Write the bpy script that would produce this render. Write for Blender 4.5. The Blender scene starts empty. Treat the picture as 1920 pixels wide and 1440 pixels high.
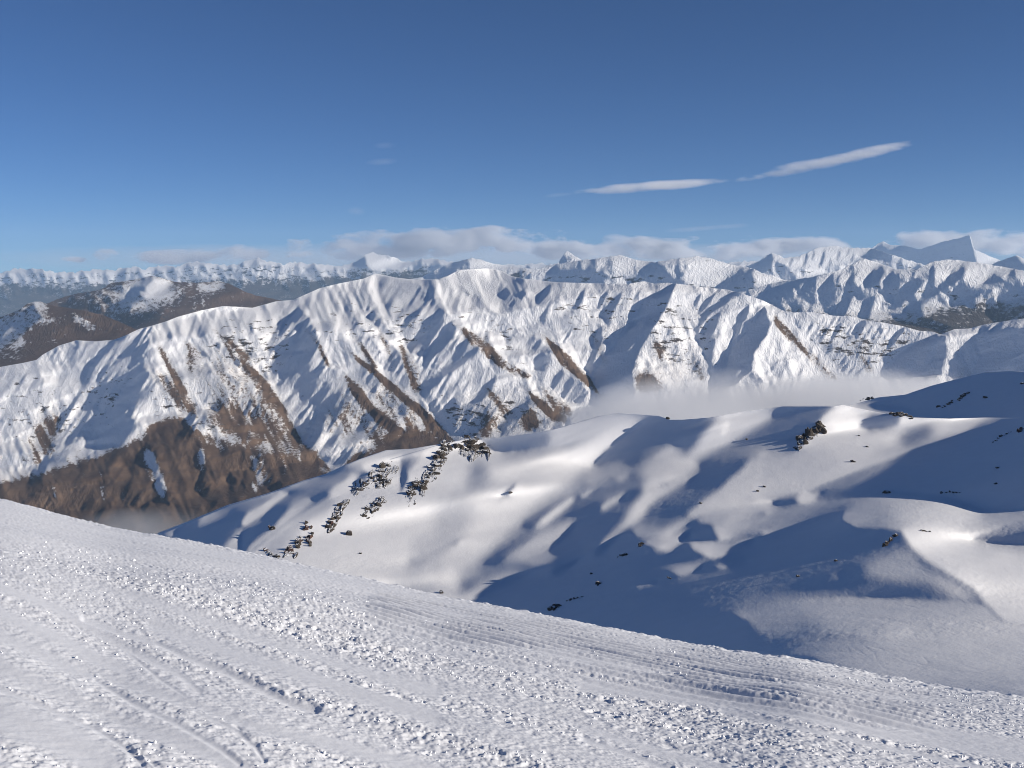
import bpy, bmesh, math, random
import numpy as np
from math import radians, sin, cos, tan, pi
from mathutils import Vector, Matrix

# ------------------------------------------------------------------ camera, sky, sun, exposure
scene = bpy.context.scene
COL = scene.collection
PITCH = radians(6.5)
HFOV = radians(54.0)
F = 960.0 / tan(HFOV / 2)            # focal length in photograph pixels (1920 wide)
SUN_AZ, SUN_EL = radians(108.0), radians(19.0)     # clockwise from the view direction, above the horizon
SUN_POWER, SKY_POWER, EXPOSURE = 5.0, 0.067, 0.2

cam = bpy.data.objects.new('camera', bpy.data.cameras.new('camera'))
COL.objects.link(cam)
cam.data.sensor_width = 36.0
cam.data.lens = 18.0 / tan(HFOV / 2)
cam.data.clip_start, cam.data.clip_end = 0.1, 200000.0
cam.rotation_euler = (pi / 2 - PITCH, 0, 0)
scene.camera = cam

world = bpy.data.worlds.new('World')
scene.world = world
world.use_nodes = True
wn, wl = world.node_tree.nodes, world.node_tree.links
wn.clear()
sky = wn.new('ShaderNodeTexSky')
sky.sky_type = 'NISHITA'
sky.sun_disc = False
sky.sun_elevation, sky.sun_rotation = SUN_EL, SUN_AZ
sky.altitude, sky.air_density, sky.dust_density, sky.ozone_density = 1900.0, 0.64, 0.0, 7.2
bg = wn.new('ShaderNodeBackground')
bg.inputs['Strength'].default_value = SKY_POWER
wo = wn.new('ShaderNodeOutputWorld')
wl.new(sky.outputs[0], bg.inputs['Color'])
wl.new(bg.outputs[0], wo.inputs['Surface'])

SUN = np.array([sin(SUN_AZ) * cos(SUN_EL), cos(SUN_AZ) * cos(SUN_EL), sin(SUN_EL)])
sl = bpy.data.lights.new('sun', 'SUN')
sl.energy, sl.angle, sl.color = SUN_POWER, radians(0.5), (1.0, 0.91, 0.78)
so = bpy.data.objects.new('sun', sl)
so.rotation_euler = Vector(SUN).to_track_quat('Z', 'Y').to_euler()
COL.objects.link(so)

vs = scene.view_settings
vs.view_transform, vs.look, vs.exposure, vs.gamma, vs.use_curve_mapping = 'Standard', 'None', EXPOSURE, 1.0, False
scene.cycles.use_denoising = True
scene.cycles.filter_width = 1.0
scene.cycles.volume_bounces = 4
scene.cycles.max_bounces = 6
scene.cycles.diffuse_bounces = 3
scene.cycles.transparent_max_bounces = 8

# ------------------------------------------------------------------ numbers: noise, images, grids
def ray(u, v):
    """slope of the ray through photograph pixel (u, v): X/Y and Z/Y"""
    a = (np.asarray(u, float) - 960.0) / F
    b = (720.0 - np.asarray(v, float)) / F
    dy = cos(PITCH) + b * sin(PITCH)
    return a / dy, (-sin(PITCH) + b * cos(PITCH)) / dy

def pixel(x, y, z):
    d = np.maximum(y * cos(PITCH) - z * sin(PITCH), 1e-3)
    return 960.0 + F * x / d, 720.0 - F * (y * sin(PITCH) + z * cos(PITCH)) / d

def point(u, v, Y):
    a, t = ray(u, v)
    return np.array([a * Y, Y, t * Y])

def _hash(ix, iy, seed):
    n = (ix.astype(np.int64) * 374761393 + iy.astype(np.int64) * 668265263 + seed * 974634777) & 0xffffffff
    n = ((n ^ (n >> 13)) * 1274126177) & 0xffffffff
    return (n ^ (n >> 16)) & 0xffffffff

def perlin(x, y, seed=0):
    ix, iy = np.floor(x), np.floor(y)
    fx, fy = x - ix, y - iy
    u, w = fx * fx * fx * (fx * (fx * 6 - 15) + 10), fy * fy * fy * (fy * (fy * 6 - 15) + 10)
    def g(dx, dy):
        a = _hash(ix + dx, iy + dy, seed) * (2 * pi / 4294967296.0)
        return np.cos(a) * (fx - dx) + np.sin(a) * (fy - dy)
    a0 = g(0, 0) * (1 - u) + g(1, 0) * u
    a1 = g(0, 1) * (1 - u) + g(1, 1) * u
    return (a0 * (1 - w) + a1 * w) * 1.5

def fbm(x, y, octaves=4, seed=0, gain=0.5):
    s, a, f = 0.0, 1.0, 1.0
    for o in range(octaves):
        s = s + a * perlin(x * f + o * 17.3, y * f - o * 9.1, seed + o)
        a *= gain
        f *= 2.03
    return s

def worley(x, y, seed=0):
    """distance to the nearest feature point and that cell's random number"""
    ix, iy = np.floor(x), np.floor(y)
    best = np.full(np.shape(x), 9.0)
    rnd = np.zeros(np.shape(x))
    for dx in (-1, 0, 1):
        for dy in (-1, 0, 1):
            h = _hash(ix + dx, iy + dy, seed)
            px = ix + dx + (h & 1023) / 1023.0
            py = iy + dy + ((h >> 10) & 1023) / 1023.0
            d = np.hypot(px - x, py - y)
            m = d < best
            best = np.where(m, d, best)
            rnd = np.where(m, ((h >> 20) & 1023) / 1023.0, rnd)
    return best, rnd

def sstep(a, b, x):
    t = np.clip((x - a) / (b - a), 0, 1)
    return t * t * (3 - 2 * t)

def blur(img, s):
    if s <= 0.3:
        return img
    r = int(3 * s + 1)
    k = np.exp(-0.5 * (np.arange(-r, r + 1) / s) ** 2)
    k /= k.sum()
    for ax in (0, 1):
        p = np.moveaxis(img, ax, 0)
        p = np.concatenate([np.repeat(p[:1], r, 0), p, np.repeat(p[-1:], r, 0)], 0)
        n = p.shape[0] - 2 * r
        acc = 0.0
        for i in range(2 * r + 1):
            acc = acc + k[i] * p[i:i + n]
        img = np.moveaxis(acc, 0, ax)
    return img

def bilin(img, x, y):
    h, w = img.shape
    x, y = np.clip(x, 0, w - 1.001), np.clip(y, 0, h - 1.001)
    ix, iy = x.astype(int), y.astype(int)
    fx, fy = x - ix, y - iy
    return (img[iy, ix] * (1 - fx) + img[iy, ix + 1] * fx) * (1 - fy) + (img[iy + 1, ix] * (1 - fx) + img[iy + 1, ix + 1] * fx) * fy

def bicub(img, x, y):
    h, w = img.shape
    x, y = np.clip(x, 1, w - 2.001), np.clip(y, 1, h - 2.001)
    ix, iy = x.astype(int), y.astype(int)
    fx, fy = x - ix, y - iy
    def wts(t):
        return (((-t + 2) * t - 1) * t * .5, ((3 * t - 5) * t * t + 2) * .5, ((-3 * t + 4) * t + 1) * t * .5, (t - 1) * t * t * .5)
    wx, wy = wts(fx), wts(fy)
    out = 0.0
    for j in range(4):
        row = 0.0
        for i in range(4):
            row = row + wx[i] * img[np.clip(iy + j - 1, 0, h - 1), np.clip(ix + i - 1, 0, w - 1)]
        out = out + wy[j] * row
    return out

# a survey sheet in photograph pixels (half size, with a margin of 100 px): what was traced from the photograph
SW, SH, SM = 1060, 820, 50
def sheet(fill=0.0):
    return np.full((SH, SW), float(fill))

def on_sheet(img, u, v):
    return bilin(img, u / 2 + SM, v / 2 + SM)

ZOOM = {'Q': (1300, 420, 3.097), 'L': (0, 440, 4), 'Z1': (0, 400, 3), 'Z2': (640, 400, 3), 'Z3': (1280, 400, 3), 'F0': (0, 800, 3), None: (0, 0, 1), 'R1': (280, 800, 4), 'R2': (760, 760, 3.6), 'R3': (1100, 740, 3.6), 'R4': (1440, 680, 3.6), 'R5': (1440, 980, 3.6),
        'P1': (0, 1000, 2.4), 'P2': (1120, 1000, 2.4)}
def conv(zoom, pts):
    ox, oy, s = ZOOM[zoom]
    return [(ox + x / s, oy + y / s) for x, y in pts]

def polymask(pts, soft):
    pts = np.array(pts) / 2 + SM
    pad = int(soft * 2 + 4)
    x0, y0 = np.maximum(np.floor(pts.min(0)).astype(int) - pad, 0)
    x1, y1 = np.minimum(np.ceil(pts.max(0)).astype(int) + pad, (SW, SH))
    if x1 <= x0 or y1 <= y0:
        return None
    gx, gy = np.meshgrid(np.arange(x0, x1), np.arange(y0, y1))
    inside = np.zeros(gx.shape, bool)
    for (ax, ay), (bx, by) in zip(pts, np.roll(pts, -1, 0)):
        if ay == by:
            continue
        c = ((ay > gy) != (by > gy)) & (gx < (bx - ax) * (gy - ay) / (by - ay) + ax)
        inside ^= c
    return (slice(y0, y1), slice(x0, x1)), blur(inside.astype(float), soft / 2)

def fill(img, val, soft, zoom, pts):
    r = polymask(conv(zoom, pts), soft)
    if r:
        s, m = r
        img[s] = img[s] * (1 - m) + val * m

def line_dist(img_shape_pts, u, v):
    """distance in photograph pixels from (u, v) to a polyline, and the signed side"""
    best = np.full(np.shape(u), 1e9)
    side = np.zeros(np.shape(u))
    P = np.array(img_shape_pts, float)
    for (ax, ay), (bx, by) in zip(P[:-1], P[1:]):
        dx, dy = bx - ax, by - ay
        L = dx * dx + dy * dy
        t = np.clip(((u - ax) * dx + (v - ay) * dy) / L, 0, 1)
        d = np.hypot(u - ax - t * dx, v - ay - t * dy)
        m = d < best
        best = np.where(m, d, best)
        side = np.where(m, (dx * (v - ay) - dy * (u - ax)) / math.sqrt(L), side)
    return best, side

def prof(pts, u):
    p = sorted(pts)
    return np.interp(u, [a[0] for a in p], [a[1] for a in p])

def tag(o, label=None, cat=None, group=None, kind=None):
    for k, v in (('label', label), ('category', cat), ('group', group), ('kind', kind)):
        if v:
            o[k] = v
    return o

def grid_object(name, P, mat, attrs=None, keep=None, smooth=True):
    """one mesh from a grid of points P[ny, nx, 3]; keep[ny-1, nx-1] drops cells"""
    ny, nx = P.shape[:2]
    idx = np.arange(ny * nx).reshape(ny, nx)
    q = np.stack([idx[:-1, :-1], idx[:-1, 1:], idx[1:, 1:], idx[1:, :-1]], -1)
    q = q[keep] if keep is not None else q.reshape(-1, 4)
    used = np.zeros(ny * nx, bool)
    used[q.ravel()] = True
    remap = np.cumsum(used) - 1
    co = P.reshape(-1, 3)[used]
    q = remap[q]
    me = bpy.data.meshes.new(name)
    me.vertices.add(len(co))
    me.vertices.foreach_set('co', co.astype(np.float32).ravel())
    me.loops.add(q.size)
    me.loops.foreach_set('vertex_index', q.astype(np.int32).ravel())
    me.polygons.add(len(q))
    me.polygons.foreach_set('loop_start', np.arange(0, q.size, 4, dtype=np.int32))
    me.polygons.foreach_set('loop_total', np.full(len(q), 4, np.int32))
    me.update(calc_edges=True)
    if smooth:
        me.polygons.foreach_set('use_smooth', np.ones(len(q), bool))
    for k, a in (attrs or {}).items():
        at = me.attributes.new(k, 'FLOAT', 'POINT')
        at.data.foreach_set('value', np.asarray(a, np.float32).ravel()[used])
    me.materials.append(mat)
    o = bpy.data.objects.new(name, me)
    COL.objects.link(o)
    return o

# ------------------------------------------------------------------ materials
def new_mat(name):
    m = bpy.data.materials.new(name)
    m.use_nodes = True
    n, l = m.node_tree.nodes, m.node_tree.links
    b = n['Principled BSDF']
    return m, n, l, b

def noise_node(n, l, scale, detail=4.0, rough=0.55, stretch=None, vec=None):
    t = n.new('ShaderNodeTexNoise')
    t.inputs['Scale'].default_value = scale
    t.inputs['Detail'].default_value = detail
    t.inputs['Roughness'].default_value = rough
    if vec is None:
        g = n.new('ShaderNodeNewGeometry')
        vec = g.outputs['Position']
    if stretch:
        mp = n.new('ShaderNodeMapping')
        mp.inputs['Scale'].default_value = stretch
        l.new(vec, mp.inputs['Vector'])
        vec = mp.outputs[0]
    l.new(vec, t.inputs['Vector'])
    return t.outputs['Fac']

def math_node(n, l, op, a, b=None, clamp=False):
    m = n.new('ShaderNodeMath')
    m.operation = op
    m.use_clamp = clamp
    for i, x in enumerate((a, b)):
        if x is None:
            continue
        if isinstance(x, (int, float)):
            m.inputs[i].default_value = x
        else:
            l.new(x, m.inputs[i])
    return m.outputs[0]

def ramp_node(n, l, fac, stops):
    r = n.new('ShaderNodeValToRGB')
    e = r.color_ramp.elements
    while len(e) < len(stops):
        e.new(0.5)
    for el, (p, c) in zip(e, stops):
        el.position = p
        el.color = (*c, 1) if len(c) == 3 else c
    l.new(fac, r.inputs[0])
    return r.outputs[0]

def mix_node(n, l, fac, a, b):
    m = n.new('ShaderNodeMix')
    m.data_type = 'RGBA'
    for sock, x in ((m.inputs[0], fac), (m.inputs[6], a), (m.inputs[7], b)):
        if isinstance(x, (int, float)):
            sock.default_value = x
        elif isinstance(x, tuple):
            sock.default_value = (*x, 1)
        else:
            l.new(x, sock)
    return m.outputs[2]

def attr_node(n, name):
    a = n.new('ShaderNodeAttribute')
    a.attribute_name = name
    return a.outputs['Fac']

def snow_material(name, col=(0.86, 0.87, 0.90), bump_scale=3.0, bump=0.1, dist=0.05, stretch=None):
    m, n, l, b = new_mat(name)
    tint = noise_node(n, l, bump_scale * 0.13, 3.0, 0.5)
    c = ramp_node(n, l, tint, [(0.3, tuple(x * 0.97 for x in col)), (0.7, col)])
    l.new(c, b.inputs['Base Color'])
    b.inputs['Roughness'].default_value = 0.7
    b.inputs['Specular IOR Level'].default_value = 0.2
    f = noise_node(n, l, bump_scale, 5.0, 0.6, stretch)
    bp = n.new('ShaderNodeBump')
    bp.inputs['Strength'].default_value = bump
    bp.inputs['Distance'].default_value = dist
    l.new(f, bp.inputs['Height'])
    l.new(bp.outputs[0], b.inputs['Normal'])
    return m

def alpine_material(name, grass=((0.094, 0.062, 0.044), (0.142, 0.096, 0.067)), rock=(0.075, 0.062, 0.055), unit=1.0, gain=1.0):
    """snow lying on tussock and rock: attribute 'bare' says how thin the snow is, 'crag' where rock bands crop out"""
    m, n, l, b = new_mat(name)
    bare, crag = attr_node(n, 'bare'), attr_node(n, 'crag')
    f1 = noise_node(n, l, 0.07 / unit, 7.0, 0.75)
    f2 = noise_node(n, l, 0.034 / unit, 6.0, 0.7, (0.5, 0.5, 1.6))
    g = noise_node(n, l, 0.012 / unit, 4.0, 0.6)
    gcol = ramp_node(n, l, g, [(0.35, grass[0]), (0.65, grass[1])])
    r2 = noise_node(n, l, 0.06 / unit, 3.0, 0.6)
    rcol = ramp_node(n, l, r2, [(0.3, tuple(x * 0.6 for x in rock)), (0.7, tuple(x * 1.5 for x in rock))])
    # snow vanishes where bare + noise passes one
    e = math_node(n, l, 'MULTIPLY', math_node(n, l, 'SUBTRACT', f1, 0.5), 1.5 * gain)
    e = math_node(n, l, 'ADD', bare, e)
    gm = math_node(n, l, 'MULTIPLY', math_node(n, l, 'SUBTRACT', e, 0.42), 5.0, True)
    k = math_node(n, l, 'ADD', crag, math_node(n, l, 'MULTIPLY', math_node(n, l, 'SUBTRACT', f2, 0.5), 2.0))
    km = math_node(n, l, 'MULTIPLY', math_node(n, l, 'SUBTRACT', k, 0.5), 8.0, True)
    f3 = noise_node(n, l, 0.16 / unit, 5.0, 0.75)
    dust = math_node(n, l, 'MULTIPLY', math_node(n, l, 'SUBTRACT', math_node(n, l, 'ADD', f3, math_node(n, l, 'MULTIPLY', bare, 0.45)), 0.50), 2.6, True)
    dust = math_node(n, l, 'MULTIPLY', dust, 0.55)
    c = mix_node(n, l, dust, (0.85, 0.86, 0.89), (0.30, 0.26, 0.23))
    c = mix_node(n, l, gm, c, gcol)
    c = mix_node(n, l, km, c, rcol)
    l.new(c, b.inputs['Base Color'])
    b.inputs['Roughness'].default_value = 0.85
    b.inputs['Specular IOR Level'].default_value = 0.15
    bp = n.new('ShaderNodeBump')
    bp.inputs['Strength'].default_value = 0.75
    bp.inputs['Distance'].default_value = 9.0 * unit
    g2 = n.new('ShaderNodeNewGeometry')
    rills = None
    for ang, sc in ((0.55, (0.052, 0.010, 0.014)), (-0.75, (0.060, 0.011, 0.014)), (0.1, (0.10, 0.018, 0.024))):
        mp = n.new('ShaderNodeMapping')
        mp.vector_type = 'TEXTURE' if False else 'POINT'
        mp.inputs['Rotation'].default_value = (0, 0, ang)
        mp.inputs['Scale'].default_value = tuple(x / unit for x in sc)
        rot = n.new('ShaderNodeVectorRotate')
        rot.rotation_type = 'Z_AXIS'
        rot.inputs['Angle'].default_value = ang
        l.new(g2.outputs['Position'], rot.inputs['Vector'])
        mp.inputs['Rotation'].default_value = (0, 0, 0)
        l.new(rot.outputs[0], mp.inputs['Vector'])
        t = n.new('ShaderNodeTexNoise')
        t.inputs['Scale'].default_value = 1.0
        t.inputs['Detail'].default_value = 3.0
        t.inputs['Roughness'].default_value = 0.6
        l.new(mp.outputs[0], t.inputs['Vector'])
        ridge = math_node(n, l, 'ABSOLUTE', math_node(n, l, 'SUBTRACT', t.outputs['Fac'], 0.5))
        rills = ridge if rills is None else math_node(n, l, 'ADD', rills, ridge)
    hgt = math_node(n, l, 'ADD', math_node(n, l, 'MULTIPLY', f1, 0.22), math_node(n, l, 'MULTIPLY', rills, 0.75))
    l.new(hgt, bp.inputs['Height'])
    l.new(bp.outputs[0], b.inputs['Normal'])
    return m

# ------------------------------------------------------------------ the mountain ranges
def lic(nz, dx, dy, steps, step=1.0):
    """noise smeared along the direction field (dx, dy), both ways: streaks that run down the slope"""
    h, w = nz.shape
    Y0, X0 = np.mgrid[0:h, 0:w].astype(float)
    acc = nz.copy()
    cnt = 1.0
    for sg in (1, -1):
        X, Y = X0.copy(), Y0.copy()
        for k in range(steps):
            iy, ix = np.clip(Y.round().astype(int), 0, h - 1), np.clip(X.round().astype(int), 0, w - 1)
            X = X + sg * step * dx[iy, ix]
            Y = Y + sg * step * dy[iy, ix]
            iy, ix = np.clip(Y.round().astype(int), 0, h - 1), np.clip(X.round().astype(int), 0, w - 1)
            wgt = 1 - k / steps
            acc = acc + nz[iy, ix] * wgt
            cnt += wgt
    acc = acc / cnt
    return (acc - acc.mean()) / (acc.std() + 1e-9)

def thin_plate(p, val, X, Y, s=300.0):
    """smooth sheet through the values VAL at the points P"""
    p = p / s
    r = np.hypot(*(p[:, None] - p[None]).transpose(2, 0, 1))
    K = np.where(r > 0, r * r * np.log(r + 1e-12), 0) + np.eye(len(p)) * 4e-2
    A = np.concatenate([np.ones((len(p), 1)), p], 1)
    M = np.block([[K, A], [A.T, np.zeros((3, 3))]])
    w = np.linalg.solve(M, np.concatenate([val, np.zeros(3)]))
    out = w[-3] + w[-2] * X / s + w[-1] * Y / s
    for (px, py), wi in zip(p, w):
        r2 = (X / s - px) ** 2 + (Y / s - py) ** 2
        out = out + wi * 0.5 * r2 * np.log(r2 + 1e-12)
    return out

piste_edge = [(-80, 921), (0, 935), (60, 951), (140, 972), (200, 988), (300, 1004), (430, 1030), (520, 1048), (640, 1076), (730, 1096), (820, 1116), (940, 1138), (1050, 1160), (1150, 1180), (1250, 1200), (1350, 1217), (1420, 1226), (1480, 1232), (1540, 1243), (1600, 1256), (1740, 1284), (1850, 1301), (1920, 1312), (2000, 1325)]
def surveyed(ctrl):
    C = np.array(ctrl, float)
    return lambda u, v: thin_plate(C[:, :2], np.log(C[:, 2]), u, v)

def fitted_slope(name, base, crest, bottom, T, tie, urange, back, mat, label=None, carve=None, rows=330, seed=21, seen=None, finish=None, level=0.30, attrs=None, drop=0.5, soft=0.35, cu=2.0, grain=1.0, keep_lie=0.03, deepen=0.03, under=0.35, fall=0.0, wings=None):
    """a mountainside seen below the skyline CREST. BASE(u, v) gives the log distance of its mean lie; its slopes are then fitted so that
    they turn to the sun as much as the sheet T says (shape from shading, least squares on the log distance)"""
    seen = seen or piste_edge
    prev = None
    for h, gn, its in ((16.0, 4, 600), (8.0, 4, 600), (4.0, 4, 350), (2.0, 2, 220)):
        us = np.arange(urange[0], urange[1] + h, h)
        vtop = min(p[1] for p in crest)
        vs_ = np.arange(vtop - 2 * h, max(p[1] for p in bottom) + h, h)
        U, V = np.meshgrid(us, vs_)
        inside = (V >= prof(crest, U) - h) & (V <= prof(bottom, U) + h)
        w0 = base(U, V)
        if prev is None:
            w = w0.copy()
        else:
            pu, pv, pd = prev
            w = w0 + bilin(pd, (U - pu[0]) / (pu[1] - pu[0]), (V - pv[0]) / (pv[1] - pv[0]))
        # normal of the surface exp(w) * ray is  wu * A + wv * B + C  with fixed fields
        uc, vc = U[:-1, :-1] + h / 2, V[:-1, :-1] + h / 2
        ax, tz = ray(uc, vc)
        R = np.stack([ax, np.ones_like(ax), tz], -1)
        e = 0.5
        def rr(u, v):
            q = ray(u, v)
            return np.stack([q[0], np.ones_like(q[0]), q[1]], -1)
        Ru = (rr(uc + e, vc) - rr(uc - e, vc))
        Rv = (rr(uc, vc + e) - rr(uc, vc - e))
        An, Bn, Cn = np.cross(R, Rv), np.cross(Ru, R), np.cross(Ru, Rv)
        if (Cn * R).sum(-1).mean() > 0:
            An, Bn, Cn = -An, -Bn, -Cn
        aL, bL, cL = An @ SUN, Bn @ SUN, Cn @ SUN
        cell = inside[:-1, :-1] & inside[1:, :-1] & inside[:-1, 1:] & inside[1:, 1:]
        known = cell & (vc < prof(seen, uc) + 12)
        t = on_sheet(T, uc, vc) * (0.76 + deepen) - 0.075 - deepen
        ins = inside.astype(float)
        p5 = np.pad(inside, 1)
        core = (p5[:-2, 1:-1] & p5[2:, 1:-1] & p5[1:-1, :-2] & p5[1:-1, 2:] & inside).astype(float)
        def grad(w):
            return (w[:-1, 1:] - w[:-1, :-1] + w[1:, 1:] - w[1:, :-1]) / (2 * h), (w[1:, :-1] - w[:-1, :-1] + w[1:, 1:] - w[:-1, 1:]) / (2 * h)
        def gradT(gu, gv):
            o = np.zeros(U.shape)
            p, q = gu / (2 * h), gv / (2 * h)
            o[:-1, 1:] += p - q
            o[:-1, :-1] += -p - q
            o[1:, 1:] += p + q
            o[1:, :-1] += -p + q
            return o
        def lap(w):
            p = np.pad(w, 1)
            return p[:-2, 1:-1] + p[2:, 1:-1] + p[1:-1, :-2] + p[1:-1, 2:] - 4 * w
        g0 = grad(w0)
        held = np.zeros(cell.shape, bool)
        for _ in range(gn):
            gu, gv = grad(w)
            N = An * gu[..., None] + Bn * gv[..., None] + Cn
            nn = np.maximum(np.linalg.norm(N, axis=-1), 0.25 * np.linalg.norm(Cn, axis=-1))
            a, b, c = aL / nn, bL / nn, cL / nn
            W = known.astype(float)
            scale = np.median((a * a + b * b)[known])
            mu, nu = scale * soft, scale * keep_lie
            rhs_s = (t - c) * W
            steep = cell & (gv > -3.6e-4)                # nothing hangs over, nothing is edge on
            hold = np.where(steep, 0.5, np.where(held, 0.12, 0.0)) * scale
            held = steep
            cw = cell.astype(float)
            def op(x):
                xu, xv = grad(x)
                q = (a * xu + b * xv) * W
                o = gradT(a * q, b * q) + gradT(nu * xu * cw, (2 * nu * cw + hold) * xv)
                o += tie * ins * x + mu * lap(core * lap(x))
                return o * ins
            rhs = (gradT(a * rhs_s, b * rhs_s) + gradT(nu * g0[0] * cw, 2 * nu * g0[1] * cw - hold * 4.6e-4) + tie * ins * w0) * ins
            x = w * ins
            r = rhs - op(x)
            p = r.copy()
            rs = (r * r).sum()
            for k in range(its):
                Ap = op(p)
                al = rs / max((p * Ap).sum(), 1e-30)
                x = x + al * p
                r = r - al * Ap
                rn = (r * r).sum()
                if rn < 1e-12:
                    break
                p = r + rn / rs * p
                rs = rn
            w = np.where(inside, x, w0)
        # carry the fit just past its rim, so that nothing hooks there
        d = np.where(inside, w - w0, 0)
        k = ins.copy()
        for _ in range(4):
            pd, pk = np.pad(d * k, 1), np.pad(k, 1)
            sd = pd[:-2, 1:-1] + pd[2:, 1:-1] + pd[1:-1, :-2] + pd[1:-1, 2:]
            sk = pk[:-2, 1:-1] + pk[2:, 1:-1] + pk[1:-1, :-2] + pk[1:-1, 2:]
            d = np.where(k > 0, d, sd / np.maximum(sk, 1))
            k = np.maximum(k, (sk > 0).astype(float))
        prev = (us, vs_, d)
    def dist(u, v):
        u, v = np.asarray(u, float), np.asarray(v, float)
        return np.exp(base(u, v) + bicub(d, (u - us[0]) / h, (v - vs_[0]) / h))
    uu = np.arange(urange[0] + 4, urange[1] - 3, cu)
    sgrid = np.linspace(0, 1, rows)
    UU, SS = np.meshgrid(uu, sgrid)
    VV = prof(crest, UU) * (1 - SS) + prof(bottom, UU) * SS
    D = dist(UU, VV)
    ax, tz = ray(UU, VV)
    P = np.stack([ax * D, D, tz * D], -1)
    P[..., 2] += grain * (0.09 * fbm(P[..., 0] / 16, P[..., 1] / 16, 3, seed) + 0.018 * fbm(P[..., 0] / 3, P[..., 1] / 5, 2, seed + 6) + 0.15 * np.abs(fbm((P[..., 0] + 0.6 * P[..., 1]) / 11, (P[..., 1] - 0.6 * P[..., 0]) / 4.5, 3, seed + 9)) * sstep(-0.1, 0.5, fbm(P[..., 0] / 70, P[..., 1] / 70, 2, seed + 12))) * sstep(0, 0.06, SS)
    if carve is not None:
        P = carve(P, UU, VV)
    rear = []
    for i in range(1, 9):                               # the far side of the crest
        s = (i / 8.0) ** 1.5
        q = P[0].copy()
        q[:, 0] *= 1 + s * back / q[:, 1]
        q[:, 1] += s * back
        q[:, 2] -= s * back * (0.12 + drop * s)
        rear.append(q)
    front = []
    n_front = 18
    for i in range(1, n_front + 1):                     # ground that runs on out of sight under the near slope
        s = i / n_front
        q = P[-1].copy()
        q *= 1 - under * s
        q[:, 2] = P[-1][:, 2] * (1 - 0.14 * under * s) - 8 * s
        if fall:
            k = fall * sstep(1450, 900, uu) * under * P[-1][:, 1]
            q[:, 2] -= k * s
            q[:, 2] += 1.5 * fbm(q[:, 0] / 40, q[:, 1] / 40, 3, seed + 15) * s
        front.append(q)
    at = None
    if attrs is not None:
        gx, gy = np.gradient(P, axis=1), np.gradient(P, axis=0)
        nn = np.cross(gx, gy)
        nn *= np.sign(nn[..., 2:]) / np.maximum(np.linalg.norm(nn, axis=-1, keepdims=True), 1e-9)
        at = {k: np.concatenate([np.repeat(v[:1], 8, 0), v, np.repeat(v[-1:], n_front, 0)], 0) for k, v in attrs(P, UU, VV, nn).items()}
    P = np.concatenate([np.array(rear[::-1]), P, np.array(front)], 0)
    if wings:                                           # the hill goes on beyond both ends of what the photograph shows
        cols = []
        for side, (reach, down) in ((0, wings[0]), (-1, wings[1])):
            ext = []
            for i in range(1, 15):
                t = i / 14.0
                q = P[:, side].copy()
                q[:, 0] += (-1 if side == 0 else 1) * reach * t
                q[:, 2] -= down * t + (2.5 * fbm(q[:, 0] / 60, q[:, 1] / 60, 3, seed + 16) * t)
                ext.append(q)
            cols.append(np.stack(ext, 1))
        P = np.concatenate([cols[0][:, ::-1], P, cols[1]], 1)
    o = grid_object(name, P, mat, at)
    tag(o, label, None, None, 'structure')
    def at(u, v):
        q = np.atleast_1d(np.asarray(u, float)), np.atleast_1d(np.asarray(v, float))
        p = np.moveaxis(point(q[0], q[1], dist(*q)), 0, -1)
        return p[0] if np.ndim(u) == 0 else p
    return o, at

main_crest = [(-100, 703), (-40, 694), (0, 688), (40, 681), (68, 675), (80, 665), (110, 648), (143, 638), (180, 640), (213, 637), (233, 630), (260, 617), (287, 610), (313, 602), (333, 594), (377, 582), (417, 574),
    (443, 575), (473, 577), (517, 565), (550, 562), (573, 552), (600, 540), (633, 532), (683, 522), (703, 513), (717, 515), (740, 520), (773, 524), (820, 524), (840, 517), (860, 506), (917, 503), (940, 508),
    (960, 518), (987, 523), (1040, 529), (1107, 531), (1173, 533), (1207, 527), (1227, 532), (1250, 530), (1280, 533), (1313, 538), (1363, 543), (1390, 550), (1430, 563), (1467, 582), (1487, 586), (1520, 585),
    (1563, 592), (1597, 593), (1630, 602), (1657, 605), (1690, 611), (1723, 620), (1750, 622), (1763, 627), (1790, 617), (1817, 616), (1847, 608), (1897, 600), (1920, 597), (2000, 588), (2100, 580)]
main_depth = [(-100, 4300), (0, 4450), (287, 4800), (700, 5200), (900, 5400), (1250, 5650), (1480, 5650), (1763, 5300), (1920, 5000), (2100, 4800)]
brown = sheet(0)
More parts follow.
